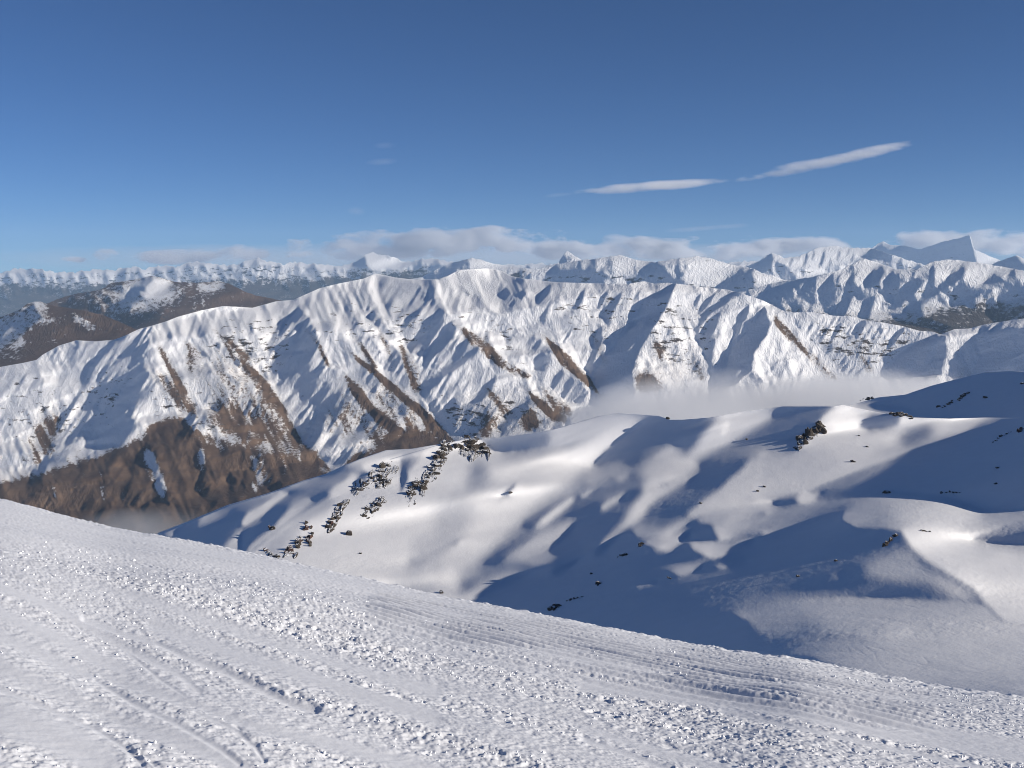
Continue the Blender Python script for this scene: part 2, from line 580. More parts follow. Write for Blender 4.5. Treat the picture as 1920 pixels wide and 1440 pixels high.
for val, soft, pts in [
    (1.0, 8, [(-90, 922), (0, 908), (80, 888), (200, 850), (252, 828), (290, 795), (330, 780), (370, 812), (440, 838), (540, 845), (590, 870), (625, 888), (700, 930), (420, 1010), (200, 1040), (-90, 1000)]),
    (.6, 6, [(278, 692), (312, 700), (350, 735), (378, 785), (345, 775), (300, 735)]),
    (.9, 3, [(352, 640), (366, 650), (368, 690), (358, 705), (350, 690)]),
    (.7, 3, [(340, 634), (370, 655), (405, 684), (455, 730), (507, 777), (522, 806), (480, 780), (440, 742), (395, 697), (352, 652)]),
    (1.1, 4, [(437, 690), (480, 708), (505, 737), (530, 777), (550, 803), (590, 850), (622, 884), (575, 868), (540, 830), (512, 782), (480, 740)]),
    (.42, 14, [(380, 640), (450, 650), (520, 730), (565, 820), (610, 880), (500, 850), (420, 770), (340, 690)]), (.4, 12, [(640, 700), (760, 720), (860, 830), (700, 850), (600, 800)]), (.35, 14, [(880, 740), (1040, 740), (1080, 800), (880, 830)]), (.3, 12, [(1200, 640), (1290, 650), (1300, 730), (1190, 740)]),
    (.55, 10, [(400, 740), (500, 770), (560, 840), (460, 830), (380, 790)]),
    (.8, 3, [(298, 640), (330, 690), (352, 738), (343, 745), (318, 700), (294, 655)]), (.85, 3, [(418, 640), (450, 668), (500, 715), (542, 778), (527, 778), (485, 722), (438, 676)]), (.8, 3, [(655, 618), (690, 655), (712, 690), (702, 692), (678, 660)]), (.75, 3, [(395, 612), (440, 640), (470, 672), (460, 678), (425, 648)]),
    (.75, 3, [(560, 600), (600, 640), (622, 690), (612, 690), (590, 645)]), (.7, 3, [(700, 600), (730, 645), (745, 690), (735, 690), (715, 645)]), (.8, 3, [(905, 720), (940, 745), (965, 780), (950, 780), (920, 748)]), (.7, 3, [(1100, 600), (1125, 640), (1140, 680), (1130, 680), (1112, 640)]), (.7, 3, [(1290, 640), (1312, 680), (1325, 715), (1312, 715), (1298, 680)]), (.7, 3, [(1600, 640), (1625, 670), (1640, 700), (1625, 700), (1610, 672)]),
    (1.1, 3, [(645, 699), (667, 722), (707, 766), (742, 796), (778, 820), (765, 826), (733, 808), (697, 780), (657, 738)]),
    (1.1, 3, [(642, 647), (690, 682), (730, 714), (757, 739), (790, 764), (827, 802), (856, 834), (832, 832), (780, 772), (745, 743), (715, 715), (675, 684)]),
    (.75, 4, [(745, 640), (760, 650), (785, 690), (795, 738), (775, 735), (758, 690)]),
    (.8, 3, [(852, 605), (880, 618), (910, 637), (950, 676), (1000, 706), (985, 712), (940, 692), (905, 667), (878, 642)]),
    (1.1, 3, [(980, 722), (1035, 768), (1068, 790), (1040, 790), (1003, 757)]),
    (.6, 5, [(1000, 710), (1050, 750), (1080, 775), (1060, 785), (1030, 755)]),
    (1.0, 3, [(1007, 617), (1036, 640), (1068, 665), (1108, 710), (1134, 750), (1112, 732), (1079, 706), (1052, 684), (1034, 656)]),
    (.85, 6, [(1190, 700), (1225, 698), (1245, 738), (1197, 738)]), (.75, 4, [(1225, 630), (1248, 655), (1245, 690), (1230, 668)]),
    (.9, 3, [(1452, 587), (1480, 618), (1530, 666), (1575, 714), (1552, 714), (1520, 677), (1480, 639), (1452, 609)]),
    (.9, 4, [(900, 782), (925, 768), (918, 818), (900, 822)]), (.9, 4, [(970, 782), (1000, 770), (1010, 800), (980, 810)]),
    (.95, 5, [(700, 822), (790, 808), (855, 838), (740, 855)]), (.9, 5, [(640, 882), (660, 855), (720, 832), (745, 848)]),
    (.45, 8, [(1800, 680), (1825, 690), (1815, 720), (1790, 715)]), (.55, 8, [(70, 800), (85, 770), (120, 790), (95, 850), (60, 870)]),
]:
    fill(brown, val, soft, None, pts)
for val, soft, pts in [     # snow left lying in the gullies of the brown foot
    (.3, 4, [(268, 850), (285, 840), (305, 870), (320, 920), (300, 935), (282, 900)]), (.35, 4, [(365, 850), (380, 835), (388, 870), (378, 895)]),
    (.4, 4, [(462, 850), (485, 848), (498, 880), (508, 900), (480, 925), (450, 940), (455, 920), (480, 900)]), (.5, 3, [(183, 880), (195, 890), (202, 950), (190, 945)]),
    (.5, 3, [(95, 880), (105, 890), (112, 955), (104, 950)]), (.5, 3, [(160, 862), (168, 862), (160, 900), (150, 900)]), (.45, 4, [(200, 980), (222, 950), (218, 990), (205, 1000)]),
    (.5, 3, [(525, 830), (535, 840), (540, 890), (532, 895)]), (.5, 4, [(360, 810), (440, 838), (430, 850), (375, 830)])]:
    fill(brown, val, soft, None, pts)
crags = sheet(0)
for val, soft, pts in [
    (.30, 14, [(390, 590), (500, 580), (560, 600), (520, 720), (440, 700), (380, 640)]), (.32, 8, [(280, 625), (330, 628), (325, 645), (282, 640)]), (.22, 14, [(560, 570), (760, 560), (780, 650), (600, 640)]),
    (.26, 12, [(280, 680), (340, 690), (420, 780), (480, 850), (300, 830)]), (.3, 10, [(740, 580), (800, 590), (790, 640), (750, 640)]),
    (.32, 14, [(1215, 560), (1280, 560), (1300, 640), (1260, 700), (1215, 650)]), (.24, 14, [(1000, 545), (1230, 540), (1150, 650), (1080, 640)]), (.34, 16, [(1500, 595), (1720, 620), (1660, 690), (1560, 680)]),
    (.26, 16, [(1290, 560), (1350, 570), (1330, 720), (1260, 720)]), (.25, 12, [(840, 540), (960, 600), (1000, 690), (880, 640)]), (.3, 12, [(820, 760), (1000, 730), (1040, 800), (860, 830)]),
    (.2, 16, [(0, 700), (260, 700), (180, 850), (0, 870)])]:
    fill(crags, val, soft, None, pts)


main_lean = sheet(0.66)
for val, soft, zoom, pts in [
    # left end
    (.70, 6, 'Z1', [(240, 840), (250, 1050), (200, 1300), (330, 1130), (400, 950), (500, 840)]), (.56, 8, 'Z1', [(-200, 900), (0, 870), (240, 835), (230, 1000), (200, 1060), (100, 1200), (-200, 1400)]),
    (.55, 5, 'Z1', [(60, 850), (200, 800), (330, 740), (540, 715), (640, 715), (520, 810), (480, 835), (240, 832)]),
    (.38, 2, 'Z1', [(862, 635), (835, 720), (808, 860), (892, 960), (860, 1020), (790, 1125), (762, 1230), (690, 1310), (500, 1360), (210, 1440), (330, 1180), (420, 1050), (500, 880), (520, 810), (640, 720), (780, 652)]),
    (.46, 8, 'Z1', [(850, 650), (815, 850), (700, 900), (560, 860), (640, 730), (780, 660)]),
    (.0, 2, 'Z1', [(885, 965), (780, 1000), (680, 1075), (560, 1150), (470, 1230), (340, 1350), (400, 1300), (560, 1195), (700, 1115), (850, 1020)]),
    (.0, 3, 'Z1', [(765, 1130), (680, 1180), (560, 1255), (540, 1310), (690, 1295), (750, 1225)]), (.02, 2, 'Z1', [(822, 870), (700, 955), (600, 1035), (490, 1130), (560, 1065), (690, 970), (800, 895)]),
    (.08, 2, 'Z1', [(790, 760), (640, 830), (520, 960), (430, 1080), (540, 955), (660, 840)]), (.1, 2, 'Z1', [(710, 678), (600, 760), (515, 870), (560, 830), (630, 745)]), (.1, 2, 'Z1', [(830, 780), (740, 850), (620, 950), (700, 905), (800, 830)]),
    (.55, 2, 'Z1', [(850, 1040), (760, 1090), (620, 1170), (480, 1290), (530, 1270), (700, 1150), (830, 1075)]),
    (.80, 3, 'Z1', [(866, 635), (1000, 580), (1250, 520), (1550, 497), (1640, 510), (1510, 740), (1530, 900), (1580, 1050), (1640, 1180), (1740, 1330), (1300, 1245), (1060, 1105), (900, 965), (815, 862), (840, 720)]),
    (.42, 3, 'Z1', [(905, 985), (960, 990), (1060, 1100), (1130, 1160), (1060, 1290), (980, 1330), (900, 1180), (870, 1050)]), (.66, 6, 'Z1', [(880, 1010), (1000, 1050), (1060, 1200), (960, 1250), (880, 1150)]),
    (.45, 2, 'Z1', [(1125, 830), (1240, 930), (1290, 1000), (1290, 1080), (1220, 1120), (1140, 1060), (1110, 930)]), (.4, 2, 'Z1', [(1380, 1020), (1460, 1080), (1500, 1140), (1420, 1150), (1330, 1120), (1320, 1040)]),
    (.45, 2, 'Z1', [(1340, 990), (1240, 890), (1130, 790), (1060, 700), (1080, 690), (1200, 830), (1360, 960)]), (.42, 2, 'Z1', [(1200, 740), (1310, 835), (1420, 935), (1430, 910), (1320, 800), (1220, 720)]),
    (.5, 2, 'Z1', [(1330, 700), (1400, 800), (1500, 950), (1520, 930), (1440, 780), (1350, 680)]),
    # left face of the spur in the middle left
    (.47, 2, 'Z1', [(1642, 492), (1740, 590), (1785, 690), (1842, 830), (1905, 905), (2100, 1080), (2200, 1150), (2310, 1230), (2200, 1330), (1990, 1400), (1880, 1430), (1740, 1330), (1640, 1180), (1580, 1050), (1530, 900), (1500, 750), (1560, 620)]),
    (.08, 1.6, 'Z1', [(1775, 650), (1680, 710), (1580, 800), (1515, 880), (1590, 830), (1700, 730)]), (.06, 1.6, 'Z1', [(1800, 740), (1680, 840), (1590, 930), (1550, 980), (1640, 920), (1750, 820)]), (.05, 1.6, 'Z1', [(1840, 840), (1720, 920), (1640, 1000), (1590, 1080), (1680, 1010), (1800, 910)]),
    (.1, 1.6, 'Z1', [(1860, 930), (1760, 1010), (1680, 1090), (1650, 1150), (1730, 1080), (1830, 990)]), (.08, 1.6, 'Z1', [(1720, 600), (1610, 680), (1520, 790), (1580, 740), (1680, 650)]), (.3, 8, 'Z1', [(1800, 950), (1950, 1050), (1850, 1200), (1700, 1180), (1650, 1080)]),
    (.3, 2, 'Z1', [(1640, 1180), (1740, 1330), (1880, 1430), (1900, 1410), (1760, 1290), (1660, 1150)]),
    (.2, 2, 'Z2', [(0, 1330), (100, 1270), (170, 1210), (190, 1160), (180, 1250), (120, 1300), (40, 1400)]),
    # between the two brown spurs, then the next
    (.66, 3, 'Z2', [(0, 720), (120, 830), (250, 940), (330, 1020), (430, 1100), (540, 1215), (440, 1240), (300, 1180), (180, 1100), (60, 980), (-20, 880)]), (.45, 4, 'Z2', [(100, 830), (180, 900), (330, 1050), (430, 1140), (330, 1130), (200, 1030), (110, 920)]),
    (.78, 3, 'Z2', [(-200, 440), (0, 395), (190, 342), (205, 440), (270, 560), (350, 700), (400, 800), (455, 900), (460, 1040), (400, 960), (270, 900), (130, 770), (0, 690), (-100, 560)]),
    (.45, 2, 'Z2', [(240, 700), (330, 780), (370, 900), (440, 1010), (400, 1020), (300, 950), (270, 860)]), (.5, 2, 'Z2', [(70, 590), (150, 680), (240, 790), (260, 900), (200, 830), (110, 720), (60, 640)]), (.45, 3, 'Z2', [(130, 480), (240, 620), (300, 690), (230, 680), (140, 570)]),
    # big left face below the middle summit
    (.54, 2, 'Z2', [(195, 342), (300, 365), (430, 390), (530, 490), (600, 570), (642, 650), (720, 722), (792, 792), (880, 852), (945, 905), (1010, 962), (1080, 1060), (1110, 1150), (900, 1260), (620, 1290), (540, 1160), (465, 1040), (455, 900), (400, 800), (350, 700), (270, 560), (208, 440)]),
    (.40, 8, 'Z2', [(560, 560), (640, 660), (780, 790), (600, 900), (470, 960), (430, 830), (360, 700)]),
    (.04, 1.5, 'Z2', [(645, 640), (560, 690), (500, 760), (445, 860), (480, 850), (560, 770), (640, 700)]), (.02, 1.5, 'Z2', [(780, 745), (700, 790), (600, 850), (500, 920), (462, 1010), (485, 1005), (570, 930), (670, 870), (765, 790)]),
    (.02, 1.5, 'Z2', [(730, 915), (660, 990), (620, 1050), (575, 1160), (610, 1165), (655, 1080), (720, 985)]), (.02, 1.5, 'Z2', [(875, 905), (800, 980), (720, 1060), (640, 1100), (595, 1200), (620, 1250), (665, 1155), (765, 1080), (855, 990)]),
    (.04, 1.5, 'Z2', [(1045, 1065), (960, 1130), (870, 1195), (900, 1215), (985, 1170), (1055, 1110)]), (.04, 1.5, 'Z2', [(835, 1105), (760, 1180), (690, 1240), (740, 1250), (805, 1190)]), (.1, 1.5, 'Z2', [(560, 590), (480, 650), (400, 740), (420, 750), (500, 680)]),
    (.1, 1.5, 'Z2', [(460, 520), (380, 570), (320, 640), (350, 640), (420, 590)]), (.12, 1.5, 'Z2', [(520, 640), (450, 720), (420, 800), (440, 800), (480, 730)]), (.62, 4, 'Z2', [(700, 860), (800, 810), (900, 880), (800, 950), (700, 1060), (640, 1060), (700, 960)]),
    (.1, 2, 'Z2', [(460, 880), (490, 1000), (560, 1100), (620, 1220), (600, 1230), (530, 1140), (462, 1050)]),
    # sunny side of that spur and the shaded one after it
    (.82, 3, 'Z2', [(300, 362), (540, 372), (660, 320), (830, 308), (850, 540), (960, 610), (1000, 700), (1090, 830), (1100, 920), (960, 852), (800, 770), (700, 690), (640, 620), (600, 560), (530, 480), (430, 388)]),
    (.5, 2, 'Z2', [(640, 390), (760, 470), (850, 545), (960, 612), (945, 640), (850, 580), (740, 500)]), (.4, 2, 'Z2', [(880, 370), (950, 440), (1030, 560), (1010, 570), (930, 520), (880, 450)]), (.55, 4, 'Z2', [(860, 560), (960, 610), (1010, 720), (900, 690), (800, 600)]),
    (.28, 2, 'Z2', [(1085, 670), (1192, 780), (1232, 850), (1090, 925), (1083, 830), (1035, 760), (1050, 700)]), (.46, 2, 'Z2', [(1232, 850), (1310, 912), (1465, 1042), (1460, 1090), (1270, 1060), (1150, 960), (1092, 930)]),
    (.05, 1.5, 'Z2', [(1190, 790), (1130, 820), (1090, 880), (1110, 890), (1180, 840)]), (.05, 1.5, 'Z2', [(1240, 870), (1200, 920), (1170, 980), (1200, 975), (1260, 910)]), (.05, 1.5, 'Z2', [(1300, 920), (1260, 970), (1230, 1030), (1260, 1030), (1320, 960)]), (.05, 1.5, 'Z2', [(1370, 970), (1330, 1020), (1310, 1060), (1340, 1060), (1390, 1010)]),
    (.72, 4, 'Z2', [(1010, 560), (1100, 655), (1300, 760), (1400, 900), (1440, 960), (1380, 960), (1240, 840), (1190, 770), (1100, 650)]),
    (.60, 5, 'Z2', [(960, 360), (1200, 388), (1600, 400), (1880, 388), (1700, 500), (1560, 720), (1430, 880), (1380, 860), (1440, 640), (1300, 740), (1150, 680), (1030, 560)]),
    (.08, 1.5, 'Z2', [(1050, 400), (1010, 450), (1000, 490), (1030, 470)]), (.08, 1.6, 'Z2', [(1180, 400), (1120, 450), (1080, 520), (1110, 510), (1170, 450)]), (.1, 1.6, 'Z2', [(1190, 470), (1140, 540), (1120, 640), (1145, 630), (1170, 550)]), (.1, 1.6, 'Z2', [(1370, 420), (1320, 500), (1320, 540), (1350, 500)]),
    (.08, 1.6, 'Z2', [(1500, 410), (1460, 480), (1450, 540), (1480, 500)]), (.06, 1.6, 'Z2', [(1580, 430), (1520, 500), (1480, 580), (1500, 640), (1520, 560), (1570, 490)]), (.08, 1.6, 'Z2', [(1320, 590), (1270, 660), (1240, 730), (1270, 710), (1320, 640)]), (.08, 1.6, 'Z2', [(1690, 400), (1660, 440), (1640, 500), (1670, 480)]),
    (.04, 1.6, 'Z2', [(1455, 620), (1475, 700), (1445, 790), (1402, 905), (1372, 870), (1418, 740)]), (.4, 2, 'Z2', [(1560, 620), (1600, 590), (1570, 680), (1540, 700)]),
    (.0, 1.6, 'Z2', [(1885, 388), (1700, 500), (1690, 530), (1650, 620), (1560, 720), (1430, 880), (1408, 920), (1460, 1000), (1500, 1060), (1655, 1035), (1640, 890), (1690, 760), (1740, 680), (1800, 570), (1825, 540)]),
    (.3, 2, 'Z2', [(1780, 540), (1720, 600), (1640, 650), (1660, 660), (1740, 620), (1790, 560)]), (.28, 2, 'Z2', [(1720, 640), (1650, 720), (1580, 830), (1600, 830), (1680, 730)]),
    (.74, 2, 'Z2', [(1885, 390), (1920, 400), (2050, 430), (2010, 590), (1980, 700), (2100, 850), (2110, 1000), (1660, 1010), (1645, 890), (1692, 760), (1745, 680), (1825, 545)]),
    (.45, 3, 'Z3', [(-90, 620), (-40, 700), (0, 830), (-40, 850), (-90, 740)]), (.5, 3, 'Z3', [(20, 680), (100, 820), (140, 930), (80, 940), (30, 800)]),
    # right part
    (.08, 1.6, 'Z3', [(310, 432), (180, 500), (90, 590), (68, 680), (110, 760), (150, 870), (182, 940), (172, 850), (182, 690), (200, 585), (265, 492), (330, 452)]), (.05, 1.5, 'Z3', [(200, 440), (130, 490), (80, 570), (95, 570), (150, 510)]),
    (.08, 1.5, 'Z3', [(110, 430), (70, 480), (60, 540), (80, 520)]), (.55, 2, 'Z3', [(240, 520), (150, 610), (110, 690), (100, 660), (150, 570)]),
    (.78, 2, 'Z3', [(340, 465), (215, 580), (192, 700), (185, 850), (220, 930), (255, 800), (300, 745), (340, 600), (440, 505)]), (.08, 1.5, 'Z3', [(380, 500), (330, 570), (290, 650), (310, 650), (360, 580)]), (.05, 1.6, 'Z3', [(330, 610), (290, 690), (255, 800), (270, 800), (310, 720)]),
    (.0, 1.6, 'Z3', [(455, 525), (400, 610), (300, 740), (250, 850), (190, 940), (200, 1005), (300, 965), (392, 885), (402, 780), (482, 690), (502, 620)]), (.4, 2, 'Z3', [(430, 540), (370, 640), (330, 700), (350, 640), (400, 560)]), (.35, 3, 'Z3', [(370, 855), (300, 890), (270, 940), (340, 910)]),
    (.80, 2, 'Z3', [(505, 620), (485, 692), (405, 790), (412, 890), (450, 960), (860, 960), (750, 830), (650, 740), (560, 640), (470, 530)]), (.5, 2, 'Z3', [(410, 890), (470, 960), (420, 960)]),
    (.5, 2, 'Z3', [(640, 900), (680, 850), (660, 960), (640, 960)]), (.5, 3, 'Z3', [(480, 830), (600, 830), (560, 930), (500, 920)]),
    (.70, 2, 'Z3', [(470, 500), (560, 560), (700, 705), (800, 795), (900, 905), (950, 960), (860, 960), (750, 830), (650, 740), (560, 640)]), (.3, 1.6, 'Z3', [(590, 570), (700, 700), (720, 690), (640, 590)]),
    (.55, 4, 'Z3', [(620, 560), (720, 556), (850, 575), (1050, 605), (1330, 660), (1440, 680), (1300, 740), (1190, 800), (1140, 900), (1100, 960), (950, 960), (800, 790), (700, 700)]),
] + [(.06, 1.6, 'Z3', [(x + 14, y), (x - 10, y + .45 * l), (x - 30 - 5 * k, y + l), (x - 14 - 5 * k, y + .8 * l), (x + 16, y + .4 * l)]) for k, (x, y, l) in enumerate([(720, 590, 90), (800, 600, 120), (870, 580, 150), (830, 720, 100), (930, 640, 130), (1000, 610, 120), (900, 790, 120), (980, 760, 130), (1060, 640, 140), (1110, 620, 110), (1040, 800, 120), (1180, 680, 120), (1120, 760, 120), (1230, 650, 70), (770, 660, 70)])] + [
    (.03, 1.6, 'Z3', [(1460, 680), (1300, 740), (1200, 800), (1140, 910), (1250, 930), (1460, 900), (1492, 800), (1482, 700)]), (.55, 2, 'Z3', [(1440, 735), (1375, 795), (1355, 855), (1400, 825)]), (.5, 2, 'Z3', [(1310, 815), (1225, 905), (1270, 905), (1312, 850)]), (.4, 2, 'Z3', [(1400, 870), (1350, 900), (1390, 900)]),
    (.76, 2, 'Z3', [(1535, 648), (1485, 700), (1494, 800), (1450, 880), (1540, 960), (1600, 950), (1668, 800), (1642, 720), (1612, 648)]),
    (.05, 1.6, 'Z3', [(1645, 680), (1670, 800), (1602, 960), (1740, 920), (2200, 900), (2200, 640), (1920, 640), (1800, 640)]), (.5, 3, 'Z3', [(1618, 645), (1850, 598), (1920, 588), (2200, 570), (2200, 640), (1920, 640), (1740, 652), (1650, 690)]), (.4, 3, 'Z3', [(1920, 780), (1840, 850), (1880, 870), (1960, 840)]),
    (.08, 1.5, 'Z3', [(1700, 640), (1660, 690), (1650, 720), (1680, 690)]), (.08, 1.5, 'Z3', [(1800, 615), (1760, 650), (1780, 660)]),
    # the brown foot on the left
    (.62, 6, 'Z1', [(-200, 1530), (0, 1495), (230, 1425), (500, 1362), (690, 1312), (760, 1235), (900, 1200), (1060, 1290), (1300, 1250), (1560, 1300), (1740, 1335), (1900, 1440), (1900, 1800), (-200, 1800)]),
    (.06, 2, 'F0', [(800, 200), (860, 260), (890, 400), (950, 440), (930, 310), (870, 150), (820, 90)]), (.06, 2, 'F0', [(1125, 130), (1098, 220), (1130, 300), (1165, 230)]), (.42, 6, 'F0', [(400, 200), (560, 420), (640, 560), (480, 480), (360, 300)]),
    (.4, 6, 'F0', [(640, 130), (760, 330), (860, 460), (720, 430), (620, 260)]), (.35, 4, 'F0', [(1080, 200), (1200, 400), (1290, 460), (1200, 470), (1100, 330)]), (.42, 6, 'F0', [(150, 230), (280, 420), (300, 500), (160, 380)]), (.1, 2, 'F0', [(1290, 250), (1330, 310), (1310, 330), (1280, 290)]),
    (.4, 4, 'F0', [(1400, 130), (1500, 260), (1600, 340), (1500, 330), (1410, 230)]), (.75, 4, 'F0', [(900, 150), (1000, 330), (1200, 450), (1000, 440), (900, 300)]),
    (.3, 3, 'Z2', [(-60, 1400), (60, 1330), (150, 1300), (180, 1230), (260, 1290), (150, 1350), (0, 1420)]),
]:
    fill(main_lean, val, soft, zoom, pts)

def streaked(T, seed):
    """gullies too fine to trace one by one: streaks down the slope, leftward on the faces turned away, rightward on the sunny ones"""
    y0, y1 = 540 // 2, 1040 // 2 + SM
    rng = np.random.RandomState(seed)
    t = T[y0:y1]
    out = t.copy()
    for dx, lo, amp, w, hard in ((-0.62, True, 0.36, 0.8, 2.2), (-0.58, True, 0.28, 1.7, 1.8), (0.42, False, 0.20, 0.85, 2.0), (0.36, False, 0.17, 2.0, 1.5), (-0.3, False, 0.16, 1.1, 1.8)):
        nz = blur(rng.randn(*t.shape), w)
        l = math.hypot(dx, 1)
        n = lic(nz / nz.std(), np.full(t.shape, dx / l), np.full(t.shape, 1 / l), 24)
        n = np.tanh(n * hard)
        m = sstep(0.62, 0.50, t) * sstep(0.0, 0.2, t) if lo else sstep(0.50, 0.64, t)
        px_, py_ = np.meshgrid(np.arange(t.shape[1]) / 38.0, np.arange(t.shape[0]) / 26.0)
        m = m * np.clip(0.65 + 1.1 * fbm(px_ + seed + 3 * w, py_, 3, seed + int(w * 10)), 0.05, 1.6)
        out = out + amp * n * m
    T = T.copy()
    T[y0:y1] = out
    return T
def streak_sheet(dx, w, seed):
    n = np.zeros((SH, SW))
    y0, y1 = 540 // 2, 1040 // 2 + SM
    nz = blur(np.random.RandomState(seed).randn(y1 - y0, SW), w)
    l = math.hypot(dx, 1)
    n[y0:y1] = np.tanh(lic(nz / nz.std(), np.full(nz.shape, dx / l), np.full(nz.shape, 1 / l), 18) * 1.2)
    return n
thaw = streak_sheet(0.55, 1.0, 21) * 0.6 + streak_sheet(0.2, 2.4, 22) * 0.5
main_lean_fine = streaked(main_lean, 3)

def main_base(u, v):
    Y_c = prof(main_depth, u)
    t_c = ray(u, prof(main_crest_soft, u))[1]
    t = ray(u, v)[1]
    return np.log((Y_c * t_c - 0.54 * Y_c) / np.minimum(t - 0.54, -0.05))
_u = np.arange(-100, 2100, 20.0)
main_crest_soft = list(zip(_u, np.convolve(np.pad(prof(main_crest, _u), 4, 'edge'), np.hanning(9) / np.hanning(9).sum(), 'valid')))

def main_attrs(P, U, V, n):
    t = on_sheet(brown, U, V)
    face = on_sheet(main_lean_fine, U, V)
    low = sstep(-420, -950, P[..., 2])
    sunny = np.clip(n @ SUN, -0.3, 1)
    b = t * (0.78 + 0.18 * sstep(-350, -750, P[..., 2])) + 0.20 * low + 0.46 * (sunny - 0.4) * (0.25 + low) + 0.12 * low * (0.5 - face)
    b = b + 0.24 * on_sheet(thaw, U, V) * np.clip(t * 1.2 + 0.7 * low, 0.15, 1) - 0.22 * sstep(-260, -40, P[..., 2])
    c = 0.07 + on_sheet(crags, U, V) + 0.10 * sstep(0.7, 0.55, n[..., 2]) + 0.02
    return {'bare': b, 'crag': c}

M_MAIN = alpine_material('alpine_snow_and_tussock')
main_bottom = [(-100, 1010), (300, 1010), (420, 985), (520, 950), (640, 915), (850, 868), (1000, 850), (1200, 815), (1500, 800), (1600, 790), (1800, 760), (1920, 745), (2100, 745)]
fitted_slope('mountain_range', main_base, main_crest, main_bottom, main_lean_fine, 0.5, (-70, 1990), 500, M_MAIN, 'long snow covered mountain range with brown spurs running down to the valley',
             rows=330, cu=1.6, seen=[(u, v - 12) for u, v in main_bottom], attrs=main_attrs, soft=0.003, grain=2.0, keep_lie=0.004, deepen=0.17, under=0.1)

